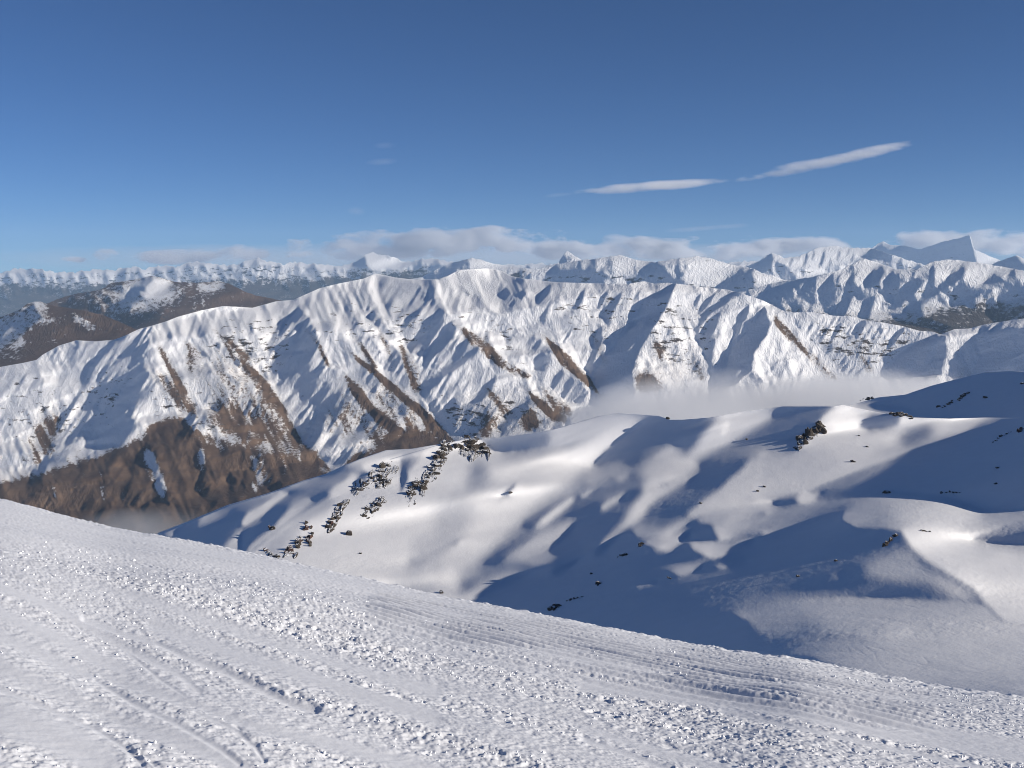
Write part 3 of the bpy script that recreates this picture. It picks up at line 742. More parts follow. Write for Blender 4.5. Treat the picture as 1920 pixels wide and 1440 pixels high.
# ------------------------------------------------------------------ the near snow hills across the basin
# how steeply the snow turns to the sun, read off the photograph: 0 turned away, 0.5 level, 1 facing it
lean = sheet(-0.035)
LEAN = [
 (.02, 10, 'R2', [(700, 900), (1300, 500), (1728, 560), (1728, 1180), (1200, 1440), (430, 1340)]), (.0, 10, 'R3', [(0, 1000), (1100, 930), (1728, 960), (1728, 1150), (300, 1320), (0, 1300)]),
 # the bright slope left of the basin
 (.64, 10, 'R2', [(-480, 700), (-300, 100), (0, 60), (300, -20), (520, 230), (700, 320), (1000, 280), (1200, 240), (1500, 115), (1620, 110), (1500, 215), (1350, 300), (1260, 400), (1130, 520), (950, 640), (770, 800), (520, 1050), (330, 1165), (440, 1330), (300, 1440), (-480, 1440)]),
 (.45, 12, 'R2', [(1250, 410), (1130, 520), (950, 640), (770, 800), (520, 1050), (330, 1165), (400, 1170), (600, 1000), (800, 830), (1000, 680), (1150, 560), (1330, 440)]),
 (.80, 10, 'R2', [(1010, 290), (1200, 250), (1330, 175), (1520, 120), (1600, 120), (1500, 205), (1340, 300), (1270, 390), (1150, 450), (1000, 500), (850, 480), (850, 400)]),
 (.72, 14, 'R2', [(520, 300), (700, 330), (900, 320), (860, 480), (800, 640), (640, 560), (560, 420)]),
 (.64, 6, 'R1', [(1250, 560), (1700, 300), (1960, 200), (2000, 1250), (900, 1100), (700, 960)]),
 # the left end: shade with lit ribs
 (-.03, 2.5, 'R1', [(-40, 840), (60, 800), (300, 735), (500, 650), (800, 545), (1000, 470), (1270, 375), (1400, 330), (1600, 280), (1612, 330), (1580, 375), (1480, 430), (1380, 480), (1335, 540), (1250, 575), (1120, 655), (960, 775), (850, 870), (740, 968), (560, 1000), (0, 1000)]),
 (.42, 5, 'R1', [(1335, 540), (1420, 560), (1300, 650), (1180, 720), (1100, 830), (1000, 925), (960, 1000), (800, 980), (860, 910), (960, 800), (1120, 680)]),
 (.62, 2, 'R1', [(1057, 497), (990, 490), (850, 583), (740, 640), (690, 710), (700, 752), (740, 735), (860, 662), (925, 595)]),
 (.60, 4, 'R1', [(705, 760), (640, 820), (540, 905), (600, 960), (670, 940), (700, 890), (680, 840)]),
 (.52, 3, 'R1', [(1245, 560), (1190, 538), (1080, 580), (980, 690), (930, 760), (860, 808), (750, 880), (715, 945), (760, 950), (900, 832), (1000, 745), (1130, 650)]),
 (.45, 3, 'R1', [(350, 750), (390, 690), (500, 655), (625, 632), (500, 692)]), (.5, 2, 'R1', [(975, 470), (1100, 405), (1310, 358), (1270, 382), (1100, 445)]),
 (.4, 3, 'R1', [(100, 810), (200, 770), (320, 728), (230, 775), (170, 830)]),
 (.42, 8, 'R1', [(1490, 310), (1700, 230), (1890, 195), (1920, 230), (1800, 255), (1650, 330)]),
 (.62, 3, 'R1', [(1590, 355), (1520, 355), (1470, 400), (1385, 450), (1340, 500), (1400, 520), (1530, 470), (1570, 420)]),
 (.0, 2, 'R1', [(1612, 325), (1650, 360), (1610, 420), (1560, 490), (1520, 460), (1545, 400)]),
 (.2, 3, 'R2', [(-20, 330), (90, 310), (140, 300), (60, 400), (0, 470)]), (.0, 2, 'R2', [(-30, 360), (60, 330), (10, 420), (20, 500), (-30, 590)]),
 # hollows and drifts on the bright slope
 (.30, 8, 'R2', [(490, 360), (560, 440), (570, 520), (480, 570), (430, 610), (410, 520), (440, 420)]), (.38, 11, 'R2', [(220, 640), (330, 610), (420, 610), (410, 720), (300, 790), (230, 860), (190, 760)]),
 (.40, 11, 'R2', [(40, 930), (200, 860), (380, 640), (480, 640), (410, 830), (330, 910), (60, 1020)]),
 (.16, 3, 'R2', [(10, 1045), (200, 970), (372, 898), (350, 940), (200, 1005), (60, 1060)]), (.34, 7, 'R2', [(10, 1045), (200, 985), (360, 920), (300, 985), (150, 1060), (80, 1100), (20, 1090)]),
 (.5, 8, 'R2', [(150, 1130), (220, 1080), (265, 1140), (220, 1190)]), (.38, 10, 'R2', [(-120, 1200), (60, 1130), (200, 1200), (330, 1170), (300, 1260), (0, 1330)]),
 (.02, 2, 'R2', [(645, 615), (690, 560), (750, 525), (735, 560), (700, 590), (700, 618)]),
 # saddle shade on the crest
 (-.1, 2.2, 'R2', [(510, 225), (600, 222), (760, 205), (970, 180), (1000, 215), (960, 265), (800, 308), (690, 319), (610, 314), (560, 292)]),
 (.3, 7, 'R2', [(970, 185), (1200, 125), (1400, 60), (1500, 65), (1540, 100), (1400, 140), (1200, 220), (1100, 262), (980, 255)]),
 # big shaded flank, then its lit drifts
 (-.10, 2.2, 'R3', [(392, 195), (470, 160), (620, 170), (850, 165), (850, 205), (800, 260), (760, 290), (720, 340), (640, 345), (600, 325), (480, 400), (440, 440), (330, 478), (200, 470), (100, 495), (30, 480), (80, 440), (120, 380), (250, 285)]),
 (0.50, 7, 'R3', [(0, 605), (0, 530), (200, 475), (330, 482), (470, 400), (560, 350), (640, 380), (700, 440), (760, 482), (740, 510), (640, 552), (560, 572), (440, 580), (330, 530), (180, 565)]),
 (.52, 6, 'R3', [(730, 350), (780, 285), (860, 190), (900, 135), (1050, 112), (1275, 100), (1235, 170), (1100, 250), (960, 330), (850, 388), (700, 455), (650, 420)]),
 (.7, 3, 'R3', [(900, 270), (920, 200), (960, 165), (965, 210), (930, 280)]),
 (.5, 5, 'R3', [(560, 480), (680, 425), (762, 482), (700, 520), (560, 570), (500, 555)]), (.52, 5, 'R3', [(190, 545), (290, 500), (280, 550), (210, 578)]),
 (0.54, 5, 'R3', [(380, 610), (440, 585), (560, 572), (640, 562), (780, 547), (640, 612), (560, 662), (480, 702), (405, 765), (400, 812), (330, 872), (280, 900), (200, 960), (100, 1085), (40, 1085), (110, 980), (250, 860), (330, 720), (375, 680)]),
 (.0, 1.5, 'R3', [(430, 632), (560, 590), (690, 545), (640, 568), (540, 605)]),
 (.46, 4, 'R3', [(680, 805), (780, 715), (900, 640), (960, 575), (1060, 488), (1110, 428), (1240, 396), (1420, 402), (1440, 370), (1560, 230), (1600, 140), (1680, 80), (1760, 60), (2200, 90), (1728, 555), (1500, 640), (1300, 690), (1220, 722), (1100, 735), (900, 812), (700, 835)]),
 (0.58, 5, 'R3', [(300, 900), (500, 880), (700, 820), (850, 790), (1000, 740), (1240, 712), (1250, 760), (1100, 800), (900, 842), (780, 870), (720, 850), (640, 920), (560, 950), (420, 960), (330, 960)]),
 (.0, 3, 'R3', [(565, 950), (720, 862), (780, 865), (840, 882), (760, 940), (680, 925)]),
 (.62, 4, 'R3', [(840, 882), (1000, 840), (1200, 812), (1500, 822), (1740, 735), (1740, 790), (1400, 890), (1165, 952), (1200, 925), (1080, 935), (900, 985), (860, 925)]),
 (.45, 3, 'R3', [(1100, 880), (1220, 865), (1200, 885), (1110, 895)]),
 (0.72, 3, 'R3', [(370, 1012), (400, 998), (560, 955), (700, 925), (690, 975), (600, 1030), (540, 1057), (430, 1055), (500, 1030)]),
 (.72, 3.5, 'R3', [(680, 988), (830, 1000), (980, 1005), (1135, 978), (1120, 1012), (960, 1062), (830, 1095), (720, 1045)]),
 (0.62, 3, 'R3', [(545, 1190), (680, 1160), (800, 1145), (770, 1182), (640, 1217)]), (0.67, 2, 'R3', [(835, 1162), (960, 1128), (1095, 1108), (1060, 1142), (920, 1172)]), (.5, 2, 'R3', [(325, 1292), (480, 1248), (470, 1272), (350, 1302)]),
 (.5, 3, 'R3', [(90, 752), (130, 720), (265, 650), (220, 722), (110, 782)]), (.4, 2, 'R3', [(-40, 680), (60, 632), (20, 665), (-30, 700)]),
 (.72, 4, 'R2', [(875, 832), (900, 785), (1000, 700), (1145, 608), (1130, 655), (1040, 732), (940, 812)]),
 (.02, 3, 'R2', [(770, 830), (800, 780), (950, 690), (1120, 600), (1000, 690), (880, 790), (840, 835)]),
 (0.54, 6, 'R2', [(650, 1045), (700, 995), (850, 890), (960, 840), (1155, 768), (1110, 862), (1040, 932), (930, 1003), (800, 1042)]),
 (.02, 4, 'R2', [(520, 1090), (530, 1050), (640, 980), (900, 865), (760, 950), (640, 1010), (580, 1070)]),
 (0.62, 6, 'R2', [(330, 1295), (500, 1200), (720, 1140), (835, 1128), (740, 1192), (560, 1262), (430, 1325)]), (0.54, 4, 'R2', [(975, 1145), (1020, 1070), (1185, 1030), (1130, 1092), (1040, 1142)]),
 (.3, 6, 'R2', [(840, 1060), (1000, 1000), (1200, 945), (1190, 975), (1000, 1050), (860, 1085)]), (.4, 3, 'R2', [(1175, 615), (1285, 558), (1225, 612)]),
 # the cone at the middle right and its shadows
 (.58, 3, 'R4', [(330, 410), (480, 285), (560, 290), (640, 315), (780, 345), (980, 370), (1400, 368), (1660, 374), (1440, 425), (1290, 490), (1000, 590), (800, 668), (560, 750), (280, 860), (20, 930), (-100, 930), (-60, 620), (200, 600), (330, 440)]),
 (.42, 14, 'R4', [(-60, 640), (200, 610), (420, 640), (560, 700), (280, 850), (20, 925), (-100, 900)]),
 (.85, 6, 'R4', [(380, 410), (500, 300), (560, 300), (620, 360), (600, 440), (460, 440)]),
 (-.08, 3, 'R4', [(612, 430), (640, 390), (700, 352), (800, 345), (900, 358), (880, 420), (760, 450), (680, 457)]), (.08, 7, 'R4', [(860, 530), (940, 450), (1060, 415), (1150, 450), (1080, 512), (950, 555)]),
 # the wide shaded side on the right
 (-.16, 1.6, 'R4', [(20, 932), (280, 862), (560, 752), (800, 667), (1000, 592), (1290, 492), (1440, 422), (1655, 379), (1900, 340), (1900, 990), (1500, 1005), (1430, 990), (1300, 940), (1190, 910), (1000, 890), (850, 880), (600, 910), (330, 940), (100, 985)]),
 (.42, 3, 'R4', [(180, 920), (240, 880), (350, 878), (310, 932), (220, 952)]),
 # the dome, its bowl and the ridge coming forward
 (.52, 2.5, 'R4', [(-20, 1005), (330, 940), (600, 910), (850, 880), (1000, 888), (1190, 908), (1300, 938), (1430, 988), (1500, 1003), (1900, 985), (1900, 1070), (1600, 1110), (1355, 1200), (1500, 1232), (1900, 1250), (1900, 1500), (1350, 1500), (1100, 1310), (960, 1205), (900, 1130), (780, 1112), (600, 1115), (490, 1062), (520, 990), (250, 1062), (-20, 1155)]),
 (.74, 8, 'R4', [(800, 1000), (1000, 955), (1200, 925), (1430, 985), (1450, 1050), (1250, 1120), (1100, 1100), (900, 1060)]), (.75, 10, 'R4', [(950, 1130), (1100, 1110), (1350, 1190), (1500, 1235), (1700, 1300), (1500, 1330), (1200, 1260)]),
 (-.1, 1.6, 'R4', [(1355, 1200), (1600, 1110), (1900, 1040), (1900, 1245), (1700, 1240), (1500, 1230)]), (.1, 2, 'R4', [(955, 1180), (1020, 1205), (1078, 1290), (1050, 1292), (980, 1225)]), (.12, 2, 'R4', [(1078, 1290), (1165, 1360), (1150, 1367), (1080, 1312)]),
 (.35, 8, 'R4', [(620, 1420), (700, 1370), (850, 1330), (960, 1300), (1020, 1340), (980, 1400), (880, 1445)]),
 (.68, 4, 'R5', [(905, 50), (960, 155), (1060, 255), (1200, 335), (1380, 442), (1480, 565), (1580, 665), (1900, 720), (1900, 170), (1400, 130), (1100, 90)]),
 (.38, 10, 'R5', [(1630, 190), (1900, 160), (1900, 250), (1660, 235)]), (.5, 16, 'R5', [(1400, 330), (1900, 350), (1900, 470), (1480, 430)]),
 (.33, 10, 'R5', [(630, 350), (690, 280), (850, 230), (980, 215), (1040, 290), (1200, 360), (1380, 460), (1460, 560), (1300, 560), (1200, 480), (1080, 385), (900, 375), (740, 345)]),
 # basin floor with the ski tracks
 (.46, 3, 'R5', [(-240, 612), (-60, 590), (300, 530), (560, 510), (940, 525), (1240, 530), (1470, 560), (1580, 668), (1900, 720), (1900, 800), (900, 740), (400, 762), (200, 792), (-20, 760), (-100, 680)]),
 (.22, 14, 'R5', [(-160, 640), (250, 640), (420, 740), (250, 790), (-60, 830)]), (.02, 7, 'R5', [(-160, 700), (-60, 885), (0, 830), (200, 790), (400, 762), (570, 772), (450, 822), (200, 862), (60, 882)]),
 (.5, 3, 'R5', [(60, 884), (450, 822), (620, 803), (900, 737), (1900, 790), (1900, 1200), (900, 1100), (500, 980), (300, 910)]), (.38, 12, 'R5', [(1350, 860), (1900, 870), (1900, 950), (1500, 905)]),
 (.32, 4, 'R5', [(395, 382), (460, 353), (555, 348), (520, 372)]),
 (.35, 5, 'R4', [(-60, 1440), (-60, 1430)] + [(-40, 1435), (-50, 1445)]),
]
for val, soft, zoom, pts in LEAN:
    fill(lean, val, soft, zoom, pts)

hill_crest = [(290, 1007), (300, 1003), (350, 983), (427, 950), (500, 928), (567, 903), (610, 890), (640, 876), (673, 862), (723, 845), (773, 842), (847, 829), (873, 824), (903, 825), (940, 820), (1000, 812), (1040, 805), (1090, 790), (1123, 780),
    (1160, 774), (1207, 777), (1237, 780), (1257, 787), (1280, 787), (1330, 783), (1390, 772), (1467, 762), (1513, 762), (1563, 762), (1580, 759), (1597, 763), (1647, 773), (1680, 778), (1713, 783), (1780, 785), (1847, 783), (1900, 784), (1930, 780), (1990, 770)]
shoulder_crest = [(1560, 766), (1600, 758), (1647, 745), (1697, 740), (1747, 723), (1797, 710), (1847, 698), (1897, 695), (1920, 697), (2000, 700)]
hill_ctrl = [(300, 1003, 1000), (427, 950, 990), (500, 928, 980), (610, 890, 960), (723, 845, 930), (847, 829, 885), (940, 820, 925), (1040, 805, 958), (1123, 780, 995), (1207, 777, 1020), (1280, 787, 1020), (1390, 772, 1040), (1467, 762, 1060),
    (1580, 759, 1060), (1680, 778, 1040), (1780, 785, 1050), (1900, 784, 1060), (2000, 770, 1060),
    (500, 1120, 760), (640, 1140, 668), (760, 1170, 650), (870, 1190, 640), (970, 1210, 600), (1100, 1230, 500), (1300, 1260, 410), (400, 1090, 840),
    (450, 1020, 860), (520, 1000, 830), (600, 1000, 778), (620, 950, 818), (720, 900, 852), (850, 900, 870), (1000, 900, 908), (760, 950, 822), (950, 950, 866), (700, 1000, 785), (850, 1000, 810), (980, 1000, 832), (640, 1060, 715), (760, 1060, 738), (900, 1060, 762),
    (760, 1100, 700), (870, 1110, 712), (970, 1130, 680), (1050, 1060, 730), (1150, 900, 890), (1060, 860, 945),
    (1150, 950, 780), (1150, 1050, 650), (1100, 1150, 560), (1250, 850, 900), (1300, 950, 760), (1300, 1050, 600), (1300, 1180, 450), (1450, 850, 880), (1450, 950, 720), (1500, 1050, 540), (1500, 1130, 450), (1600, 830, 880), (1650, 870, 800),
    (1800, 850, 830), (1900, 850, 800), (1900, 940, 690), (1750, 905, 700), (1560, 940, 650), (1665, 926, 610), (1750, 930, 610), (1850, 955, 640), (1600, 980, 560), (1690, 1000, 500), (1800, 1000, 560), (1900, 1010, 560), (1900, 1100, 450), (1750, 1080, 450),
    (1680, 1060, 470), (1600, 1100, 450), (1820, 1150, 390), (1600, 1130, 430), (1500, 1180, 410), (1700, 1180, 370), (1850, 1200, 330), (1500, 1225, 350), (1650, 1230, 310), (1800, 1260, 260), (1920, 1250, 270), (1920, 1190, 340), (1920, 1300, 190)]
shoulder_ctrl = [(1560, 768, 1330), (1600, 758, 1350), (1697, 740, 1420), (1797, 710, 1500), (1897, 695, 1560), (2000, 700, 1560), (1650, 765, 1290), (1750, 770, 1260), (1850, 770, 1270), (1920, 760, 1300), (1800, 742, 1400), (1900, 725, 1450), (2000, 750, 1320), (1900, 785, 1240), (1700, 785, 1230)]
M_SNOW_HILL = snow_material('wind_packed_snow', (0.86, 0.87, 0.90), 0.7, 0.30, 0.5, (1.0, 0.6, 1.0))
SKI_LINES = [conv('R5', p) for p in [
    [(440, 830), (480, 870), (560, 880), (640, 900), (700, 920)], [(560, 840), (620, 870), (680, 910)], [(640, 830), (700, 870), (740, 880)], [(760, 920), (750, 950), (780, 985), (830, 1000)], [(780, 930), (900, 945), (1010, 970), (1100, 985)],
    [(860, 905), (920, 935), (1000, 945), (1080, 970)], [(900, 870), (950, 880), (970, 910)], [(1170, 925), (1240, 930), (1300, 945)], [(1320, 970), (1400, 990), (1500, 1000), (1620, 1005)], [(1100, 985), (1200, 1000), (1320, 1005)], [(1060, 895), (1140, 905), (1210, 900), (1320, 905), (1530, 920)],
    [(780, 820), (860, 830), (950, 845), (1040, 850)], [(1100, 850), (1200, 860), (1300, 850), (1420, 855)], [(560, 620), (640, 640), (760, 645), (850, 660), (960, 690), (1070, 710)], [(780, 630), (820, 660), (740, 700)], [(820, 680), (960, 705), (1060, 715), (1200, 715)], [(720, 640), (800, 670)],
    [(900, 560), (1000, 570), (1100, 545)], [(1080, 650), (1110, 630), (1220, 610)], [(1280, 600), (1330, 605)], [(620, 760), (720, 745), (800, 742)], [(1500, 1005), (1620, 990), (1728, 975)], [(940, 1000), (1000, 980)], [(1240, 680), (1300, 675)], [(980, 760), (1000, 770)], [(480, 850), (540, 855), (560, 880)],
    [(700, 840), (760, 850), (790, 870)], [(420, 870), (450, 890), (520, 905)], [(660, 860), (720, 890), (740, 940)], [(1040, 900), (1080, 940), (1070, 960)], [(1340, 830), (1400, 840), (1728, 850)], [(1300, 960), (1360, 985), (1450, 1000)]]]

def ski_tracks(P, U, V):
    m = (U > 1440) & (V > 1120)
    if not m.any():
        return P
    u, v = U[m], V[m]
    dz = np.zeros(u.shape)
    for k, line in enumerate(SKI_LINES):
        d, side = line_dist(line, u, v)
        (x0, y0), (x1, y1) = line[0], line[-1]
        L = math.hypot(x1 - x0, y1 - y0)
        along = ((u - x0) * (x1 - x0) + (v - y0) * (y1 - y0)) / (L * L)
        taper = sstep(-0.02, 0.25, along) * sstep(1.02, 0.75, along)
        dz += -0.055 * (P[..., 1][m] / 300.0) * np.exp(-(d / 1.15) ** 2) * taper * (0.7 + 0.5 * (k % 3) / 2)
    P[..., 2][m] += dz
    return P

hill_bottom = [(u, v + 70) for u, v in piste_edge]
hill, hill_at = fitted_slope('snow_hill', surveyed(hill_ctrl), hill_crest, hill_bottom, lean, 0.6, (296, 1990), 260, M_SNOW_HILL, 'rolling snow hill across the basin with long blue shadows', carve=ski_tracks, rows=400, fall=0.45, wings=((260, 150), (220, -4)), soft=0.02, deepen=-0.05, keep_lie=0.02)
shoulder_bottom = [(1500, 775)] + [(u, v + 14) for u, v in hill_crest if u > 1530]
shoulder, shoulder_at = fitted_slope('snow_hill', surveyed(shoulder_ctrl), shoulder_crest, shoulder_bottom, lean, 0.6, (1590, 1990), 400, M_SNOW_HILL, 'shaded snow shoulder rising behind the cone on the right', rows=90, seed=31, soft=0.03, deepen=-0.04, keep_lie=0.01)
# ------------------------------------------------------------------ farther ranges
M_FAR = alpine_material('far_alpine_snow', ((0.042, 0.040, 0.040), (0.085, 0.066, 0.052)), (0.06, 0.056, 0.055), 3.0)
M_LOW = alpine_material('tussock_hills', ((0.085, 0.058, 0.042), (0.13, 0.086, 0.06)), (0.08, 0.065, 0.058), 2.0)
far_lean, far_bare = sheet(0.72), sheet(0.0)

def facets(T, crest, u0, u1, gap, drop, slant, seed, dark=(0.0, 0.2), limit=None):
    """the shaded sides of the spurs of a far range, one after another along its skyline and again lower down"""
    rng = random.Random(seed)
    for row, (top, k) in enumerate(((0.0, 1.0), (0.45, 0.8), (0.75, 0.7), (0.2, 0.45))):
        u = u0 + rng.uniform(0, gap)
        while u < u1:
            d = drop * k * rng.uniform(0.5, 1.2)
            w = gap * k * rng.uniform(0.25, 0.75)
            sl = slant + rng.uniform(-0.45, 0.45)
            c = float(prof(crest, u)) + top * drop * rng.uniform(0.6, 1.2) + 0.8
            j = lambda: rng.uniform(-0.12, 0.12) * w
            P = [(u, c), (u + sl * d * .35 + j(), c + d * .35), (u + sl * d * .7 + j(), c + d * .7), (u + sl * d, c + d), (u + sl * d - w * .5, c + d * 1.03), (u + sl * d * .6 - w + j(), c + d * .72), (u - w * .75 + j(), c + d * .34)]
            fill(T, rng.uniform(*dark), 1.0, None, P)
            if rng.random() < 0.5:
                fill(T, rng.uniform(0.6, 0.9), 1.0, None, [(u - w * .5 + j(), c + d * .4), (u - w * .3, c + d * .42), (u + sl * d * .7 - w * .35, c + d * .8), (u + sl * d * .7 - w * .5, c + d * .78)])
            u += gap * k * rng.uniform(0.6, 1.5)

gu_, gv_ = np.meshgrid((np.arange(SW) - SM) * 2.0, (np.arange(SH) - SM) * 2.0)

def far_range(label, crest, bottom, depth, slope, urange, mat, snowline=None, width=12.0, gap=40, drop=50, slant=0.25, seed=1, jag=1.4, traced=(), cover=(), crag=0.10, back=700, base_bare=0.0):
    us = np.arange(urange[0] - 40, urange[1] + 40, 1.5)
    vc = prof(crest, us) + jag * (perlin(us / 11.0, us * 0 + seed + .3, 5) + 0.7 * perlin(us / 4.3, us * 0 + seed + .7, 6) - 0.2)
    jagged = list(zip(us, vc))
    vsoft = np.convolve(np.pad(prof(crest, us), 12, 'edge'), np.hanning(25) / np.hanning(25).sum(), 'valid')
    T = far_lean.copy()
    facets(T, jagged, urange[0] - gap, urange[1] + gap, gap, drop, slant, seed)
    for val, soft, zoom, pts in traced:
        fill(T, val, soft, zoom, pts)
    B = sheet(base_bare)
    for val, soft, zoom, pts in cover:
        fill(B, val, soft * 3.0, zoom, pts)
    B = B + (0.22 * fbm(gu_ / 9.0, gv_ / 5.0, 3, seed + 90) if cover else 0.12 * fbm(gu_ / 26.0, gv_ / 9.0, 3, seed + 90))
    def base(u, v):
        Yc = prof(depth, u)
        tc, t = ray(u, np.interp(u, us, vsoft))[1], ray(u, v)[1]
        return np.log((Yc * tc - slope * Yc) / np.minimum(t - slope, -0.05))
    def attrs(P, U, V, n):
        sunny = np.clip(n @ SUN, -0.3, 1)
        b = on_sheet(B, U, V)
        if snowline:
            wob = 8 * fbm(U / 16.0, V / 11.0, 4, seed + 70)
            b = np.maximum(b, (0.72 + 1.3 * b) * sstep(-width, width, V + wob - prof(snowline, U)) + 0.25 * (sunny - 0.3) * sstep(-3 * width, width, V - prof(snowline, U)))
        return {'bare': b, 'crag': crag + 0.25 * sstep(0.75, 0.55, n[..., 2])}
    rows = int(max(24, min(110, (prof(bottom, us) - vc).max() / 1.4)))
    o, _ = fitted_slope('mountain_range', base, jagged, bottom, T, 0.5, urange, back, mat, label, rows=rows, seen=bottom, attrs=attrs, soft=0.02, grain=0.0, keep_lie=0.01, deepen=0.08, cu=1.9, seed=seed, under=0.02)
    return o

far_range('farthest snowy chain along the skyline with dark blue lower slopes',
    [(-90, 516), (0, 512), (28, 504), (75, 505), (100, 510), (140, 512), (180, 505), (215, 507), (250, 500), (275, 505), (298, 498), (330, 502), (345, 495), (372, 491), (390, 494), (430, 499), (460, 491), (480, 485), (500, 490), (530, 496), (560, 492),
     (600, 497), (640, 499), (672, 488), (686, 479), (700, 473), (715, 477), (735, 483), (760, 492), (790, 487), (808, 484), (830, 488), (870, 494), (940, 498), (1000, 495), (1100, 497), (1200, 492), (1300, 494), (1400, 490), (1500, 496)],
    [(-90, 605), (60, 600), (300, 575), (500, 570), (700, 535), (900, 520), (1500, 530)], [(-90, 20500), (500, 22000), (1500, 23500)], 0.42, (-84, 1500), M_FAR,
    [(-90, 532), (0, 532), (140, 534), (240, 530), (300, 533), (420, 522), (480, 526), (600, 520), (680, 512), (760, 508), (840, 512), (1500, 530)], 10, 30, 34, 0.25, 9, 3.0, crag=0.2, back=1200,
    traced=[(.8, 1, None, [(686, 480), (702, 474), (722, 482), (756, 494), (750, 504), (700, 508), (688, 496)]), (.05, 1.5, None, [(684, 481), (660, 498), (640, 512), (690, 512), (688, 497)])])
far_range('white hump of a peak just above the middle of the long crest',
    [(740, 530), (790, 520), (820, 505), (850, 492), (870, 487), (885, 484), (900, 487), (920, 493), (960, 500), (1000, 505), (1040, 503), (1055, 480), (1063, 470), (1075, 478), (1090, 488), (1140, 500)],
    [(740, 545), (860, 530), (1140, 545)], [(740, 14000), (1140, 15500)], 0.5, (745, 1140), M_FAR, [(740, 528), (900, 530), (960, 510), (1060, 512), (1140, 520)], 8, 30, 26, 0.25, 8, 1.0,
    traced=[(.82, 2, None, [(885, 485), (960, 500), (930, 512), (880, 505)]), (.1, 1.5, None, [(884, 485), (850, 494), (800, 522), (840, 515), (868, 500)])])
far_range('jagged white crest below the tall pyramid peak',
    [(1340, 520), (1380, 508), (1420, 492), (1447, 474), (1470, 483), (1500, 480), (1530, 466), (1560, 461), (1580, 463), (1600, 465), (1640, 466), (1660, 474), (1700, 487), (1750, 500), (1840, 506), (1990, 508)],
    [(1340, 560), (1990, 540)], [(1340, 15500), (1990, 15000)], 0.5, (1345, 1990), M_FAR, None, 10, 26, 36, 0.2, 5, 1.6, crag=0.12,
    traced=[(.05, 1, 'Q', [(455, 172), (400, 210), (370, 240), (430, 235), (470, 210)]), (.8, 1, 'Q', [(460, 175), (600, 190), (720, 145), (830, 128), (1030, 140), (980, 200), (860, 240), (700, 270), (560, 250), (480, 215)]), (.05, 1, 'Q', [(1040, 135), (1130, 140), (1160, 190), (1100, 210), (950, 185), (1020, 165)])] +
           [(.1, .8, 'Q', [(x, t), (x - .5 * w, t + .45 * h), (x - w - 8, t + h), (x - .4 * w, t + h * .9), (x + .3 * w, t + .4 * h)]) for x, t, w, h in ((575, 190, 16, 50), (660, 160, 22, 90), (700, 150, 12, 60), (760, 140, 24, 110), (800, 190, 12, 60), (850, 150, 18, 60), (905, 145, 10, 40), (930, 160, 16, 60))])
far_range('tall dark pyramid peak with steep right side standing in cloud',
    [(1560, 492), (1620, 476), (1645, 458), (1656, 452), (1668, 459), (1700, 461), (1722, 468), (1742, 462), (1770, 453), (1800, 446), (1812, 442), (1819, 440), (1822, 452), (1827, 468), (1850, 478), (1880, 490), (1990, 500)],
    [(1560, 530), (1990, 530)], [(1560, 21500), (1990, 21000)], 0.7, (1564, 1990), M_FAR, None, 10, 44, 24, 0.2, 6, 0.8, crag=0.02, back=900,
    traced=[(-.15, 1.5, None, [(1819, 439), (1800, 445), (1770, 452), (1740, 461), (1700, 460), (1640, 470), (1600, 500), (1835, 510), (1827, 470)]), (.5, 2, None, [(1655, 455), (1672, 460), (1690, 470), (1665, 468)]), (.85, 1, None, [(1824, 468), (1850, 478), (1880, 492), (1850, 500), (1834, 500)])])
far_range('small blue peak at the right border below the clouds',
    [(1838, 508), (1870, 491), (1890, 484), (1907, 479), (1925, 487), (1990, 500)], [(1838, 530), (1990, 530)], [(1838, 13500), (1990, 13500)], 0.5, (1842, 1990), M_FAR, None, 10, 60, 24, 0.2, 7, 0.8,
    traced=[(.0, 1, None, [(1840, 507), (1870, 492), (1907, 480), (1920, 500), (1900, 525), (1840, 525)])])
far_range('snowy peaks with blue shaded sides behind the middle of the long range',
    [(940, 530), (980, 522), (1000, 508), (1040, 495), (1100, 487), (1140, 482), (1165, 478), (1190, 487), (1230, 492), (1270, 485), (1310, 480), (1340, 487), (1370, 497), (1400, 500), (1430, 512), (1480, 528), (1540, 545)],
    [(940, 548), (1240, 552), (1400, 575), (1540, 590)], [(940, 11500), (1540, 11000)], 0.5, (950, 1540), M_FAR, None, 10, 34, 44, 0.2, 4, 1.2, crag=0.2,
    traced=[(.82, 1.2, 'Q', [(-20, 190), (20, 185), (120, 220), (260, 255), (200, 300), (140, 370), (0, 360), (-60, 330)]), (.82, 1.2, 'Q', [(370, 245), (480, 270), (560, 300), (500, 345), (400, 380), (345, 300)]), (.0, 1.2, 'Q', [(360, 250), (250, 300), (140, 360), (150, 385), (330, 385), (360, 340), (340, 290)]),
            (.05, 1.2, None, [(1225, 492), (1195, 515), (1185, 535), (1225, 535), (1240, 515), (1255, 500)]), (.08, 1.2, None, [(1040, 505), (1080, 502), (1130, 510), (1150, 525), (1060, 530), (1010, 525)]), (.75, 1.2, None, [(1150, 485), (1168, 480), (1190, 490), (1190, 515), (1150, 520)])])
